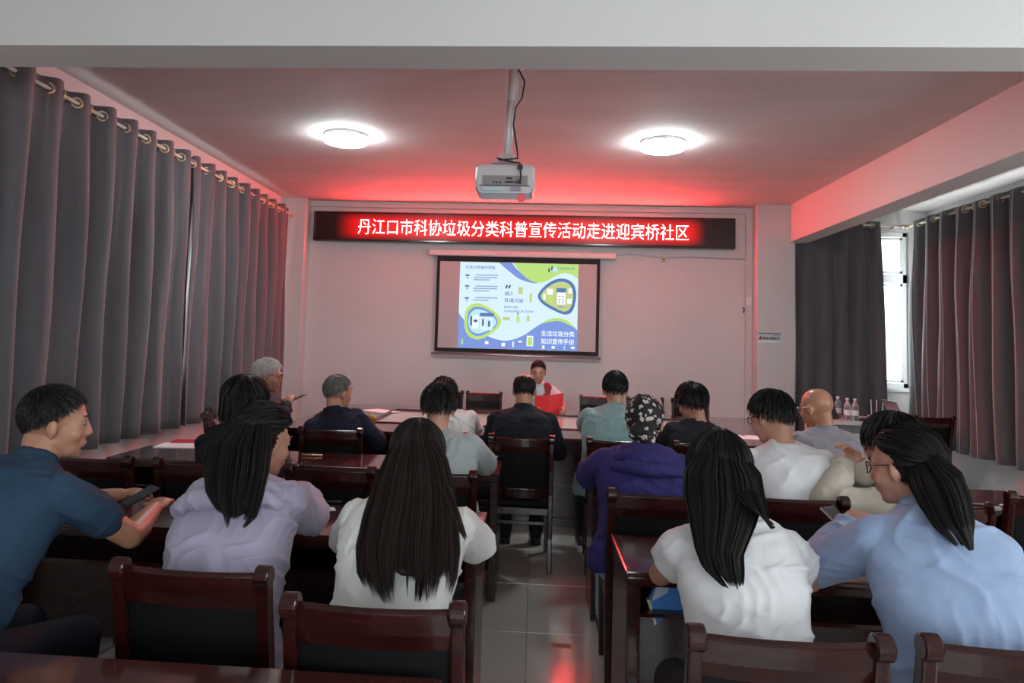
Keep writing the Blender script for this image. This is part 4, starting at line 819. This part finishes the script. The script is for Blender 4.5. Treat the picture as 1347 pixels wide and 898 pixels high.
# floral headscarf
m = bpy.data.materials.new('floral_scarf'); m.use_nodes = True; nt = m.node_tree; bs = nt.nodes['Principled BSDF']; bs.inputs['Roughness'].default_value = .8
tc = nt.nodes.new('ShaderNodeTexCoord'); vo = nt.nodes.new('ShaderNodeTexVoronoi'); vo.inputs['Scale'].default_value = 30; vo.inputs['Randomness'].default_value = 1
nz = nt.nodes.new('ShaderNodeTexNoise'); nz.inputs['Scale'].default_value = 45; ad = nt.nodes.new('ShaderNodeMixRGB'); ad.inputs[0].default_value = .035; nt.links.new(tc.outputs['Object'], ad.inputs[1]); nt.links.new(nz.outputs['Color'], ad.inputs[2]); nt.links.new(tc.outputs['Object'], nz.inputs['Vector'])
nt.links.new(ad.outputs[0], vo.inputs['Vector']); cr = nt.nodes.new('ShaderNodeValToRGB'); cr.color_ramp.interpolation = 'CONSTANT'; cr.color_ramp.elements[0].color = (.52, .46, .42, 1); cr.color_ramp.elements[1].position = .36; cr.color_ramp.elements[1].color = (.010, .008, .010, 1)
nt.links.new(vo.outputs['Distance'], cr.inputs[0]); nt.links.new(cr.outputs[0], bs.inputs['Base Color']); M['scarf'] = m
M['pinkscarf'] = fabric('pink_scarf_edge', (.50, .22, .21))
sb = MB(); T_ = lambda x, y, z: h['HC']+h['Rh'] @ (V3(x, y, z)*1.1)
hc = hair_cap(h['HC'], h['Rh'], 1.1, 'bob', .016, 2)
sb.add(hc.v, hc.f); sb.ell(T_(0, -.085, -.075), (.075, .045, .055)); sb.ell(T_(.03, -.11, -.11), (.035, .02, .05)); part(h, 'headscarf', sb, 'scarf', .008, (.007, 40))
part(h, 'scarf_edge', MB().tube([T_(-.085, .03, .05), T_(-.06, .03, .115), T_(-.02, .02, .133), T_(.02, .02, .128), T_(.06, .02, .118), T_(.088, .03, .05)], [.012, .018, .020, .012, .020, .012], 10), 'pinkscarf')
person('young man in a plain white T-shirt with black hair and glasses', (1.30, 3.66), (1014, 549, 3.92), rot=4, hyaw=34, hpitch=16, top='white_tee', sleeve='elbow', hs=1.08, bulk=1.12, sc=1.04, strand=(.034, .25, 1800, .0018), thick=.014, slack=1.4, glasses='black', hands=(W3(975, 600, 4.25), W3(1050, 600, 4.25)), poles=((-1, -.3, -.6), (1, -.3, -.6)), wr=(.010, 10), vox=.010, seed=12)
g = person('woman in a beige jacket with black hair, turned left with clasped hands', (1.92, 3.58), (1172, 584, 3.60), rot=32, hyaw=30, hpitch=10, top='beige', sleeve='long', hs=1.10, bulk=1.05, hairkind='bob', strand=(.11, .04, 1100, .0024), thick=.022, hairdown=.05, glasses='black', slack=1.8, wr=(.014, 14),
       hands=(W3(1112, 610, 3.72), W3(1126, 606, 3.78)), poles=((-1, -.3, -.8), (.6, -.2, -.8)), curls=(.9, .9), vox=.009, seed=13,
       manes=({'secs': [(1178, 560, 3.6, 22, .08, 0), (1184, 580, 3.58, 26, .08, 0), (1190, 600, 3.56, 22, .06, 0)], 'n': 900, 'clump': 9, 'w': .0018},))
# --- third row, at the conference table
person('grey-haired man in a navy jacket, face turned right', (-1.42, 5.45), (445, 516, 5.62), rot=-4, hyaw=-38, hpitch=2, top='navy', skin='skinred', hairmat='hairgrey', hs=1.10, bulk=1.12, sc=1.0, strand=(.024, .2, 900, .0022), thick=.008, collar=True, vox=.011, seed=14)
person('person in a white jacket mostly hidden behind the grey T-shirt man', (-.62, 5.55), (584, 520, 5.85), rot=0, hyaw=6, hpitch=14, top='cream_jacket', hs=1.05, bulk=1.22, sc=1.03, hairkind='bob', strand=(.06, .3, 700, .0024), thick=.018, slack=1.8, hands=(W3(560, 565, 6.4), W3(612, 570, 6.4)), poles=((-1, -.1, -.35), (1, -.1, -.35)), vox=.011, seed=15)
person('balding man in a black jacket seated at the aisle', (-.07, 5.44), (690, 513, 5.66), rot=0, hyaw=-6, hpitch=8, top='black_jacket', skin='scalp', hairkind='receding', hs=1.06, bulk=1.22, sc=1.02, strand=(.02, .1, 700, .002), thick=.005, collar=True, vox=.010, seed=16)
person('man in a pale teal shirt with short black hair', (.56, 5.50), (809, 512, 5.72), rot=2, hyaw=0, hpitch=8, top='pale_teal', sleeve='short', hs=1.10, bulk=1.20, sc=1.03, strand=(.03, .15, 900, .0022), thick=.012, collar=True, slack=1.3, hands=(W3(775, 575, 6.3), W3(830, 570, 6.4)), poles=((-1.2, -.4, -.5), (.8, -.3, -.6)), vox=.010, seed=17)
person('dark-haired person in a black jacket, head bent to the left', (1.18, 5.36), (910, 530, 5.52), rot=4, hyaw=24, hpitch=16, hroll=-4, top='charcoal', hs=1.12, bulk=1.18, sc=1.0, hairkind='short', strand=(.05, .2, 1000, .0024), thick=.018, vox=.010, seed=18)
person('bald man in a grey shirt with glasses, turned left', (1.98, 4.98), (1074, 537, 5.12), rot=8, hyaw=30, hpitch=12, top='grey_shirt', skin='scalp', hairkind='bald', hs=1.12, bulk=1.20, sc=1.02, collar=True, glasses='silver', slack=1.4, vox=.010, seed=19)
w = person('white-haired man with glasses in a dark jacket, seated facing right', (-2.46, 5.98), (352, 494, 6.02), rot=-75, hyaw=-4, hpitch=6, top='dark_jacket', skin='skinred', hairmat='hairwhite', hs=1.14, bulk=1.1, sc=1.03, strand=(.035, .2, 1000, .0024), thick=.012, collar='pale_shirt', glasses='black', hands=(W3(372, 535, 6.15), W3(378, 532, 6.0)), curls=(.8, .8), vox=.010, seed=20)
pz_ = person('presenter in a pale shirt and red vest reading from an open red folder', (.02, 9.12), (708, 489, 8.98), rot=180, hyaw=0, hpitch=16, top='pale_shirt', hs=1.10, bulk=1.15, sc=1.0, strand=(.018, .08, 900, .002), thick=.009, hands=(W3(741, 540, 8.62), W3(702, 540, 8.62)), curls=(1.3, 1.3), sleeve='short', collar='white_knit', poles=((-1, -.2, -.7), (1, -.2, -.7)), vox=.011, seed=21)
vs_ = MB()
for q in (-1, 1):
    for t0, t1 in ((.05, .25), (.25, .40), (.40, .50)): vs_.caps(pz_['sp'](t0)+pz_['sx']*q*.11+pz_['fw']*.05, pz_['sp'](t1)+pz_['sx']*q*.115+pz_['fw']*.035, .108, .10 if t1 < .45 else .062)
vs_.ell(pz_['sp'](.25)-pz_['fw']*.03, (.19, .11, .25)); part(pz_, 'vest', vs_, 'vest_red', .012, (.006, 18))
# things in hands
fo = thing('red_folder', 'open red folder held up by the presenter', 'folder', W3(722, 548, 8.62))
obj('cover', MB().add([(-.17, .05, -.02), (.0, -.03, .0), (.0, .06, .29), (-.17, .13, .27), (-.17, .058, -.02), (.0, -.022, .0), (.0, .068, .29), (-.17, .138, .27)], [(0, 1, 2, 3), (7, 6, 5, 4), (0, 4, 5, 1), (1, 5, 6, 2), (2, 6, 7, 3), (3, 7, 4, 0)]).add([(0, -.03, 0), (.17, .05, .02), (.17, .13, .32), (0, .06, .29), (0, -.022, 0), (.17, .058, .02), (.17, .138, .32), (0, .068, .29)], [(0, 1, 2, 3), (7, 6, 5, 4), (0, 4, 5, 1), (1, 5, 6, 2), (2, 6, 7, 3), (3, 7, 4, 0)]), mat('folder_red', (.62, .012, .016), .4), fo)
fo.scale = (1, .9, .86)
obj('page', MB().add([(-.155, .065, .0), (.155, .07, .03), (.155, .14, .30), (-.155, .14, .26)], [(0, 1, 2, 3)]), M['paper'], fo)
def phone(px, py, Y, rx, rz, label, m='black'):
    p = at(px, py, Y); o = thing('smartphone', label, 'phone', p); obj('case', MB().box(-.037, -.075, -.004, .037, .075, .004), M[m], o, bev=.003); obj('screen', MB().box(-.034, -.071, .004, .034, .071, .005), mat('phone_glass', (.05, .06, .07), .08), o)
    o.rotation_euler = (R(rx), 0, R(rz)); return o
phone(184, 652, 3.05, 22, -30, 'dark smartphone under the polo-shirt man\'s fingers')
phone(1107, 686, 2.78, 30, 30, 'grey smartphone held by the woman in the light blue shirt', 'silver')
fl_ = at(383, 529, 6.05); lf = obj('leaflet', MB().add([(-.09, 0, -.03), (.09, .0, .06), (.10, .10, .06), (-.08, .10, -.03), (-.09, 0, -.026), (.09, 0, .064), (.10, .10, .064), (-.08, .10, -.026)], [(0, 1, 2, 3), (7, 6, 5, 4), (0, 4, 5, 1), (1, 5, 6, 2), (2, 6, 7, 3), (3, 7, 4, 0)]), M['black']); lf.location = fl_
tag(lf, 'small dark leaflet held up by the white-haired man', 'leaflet')
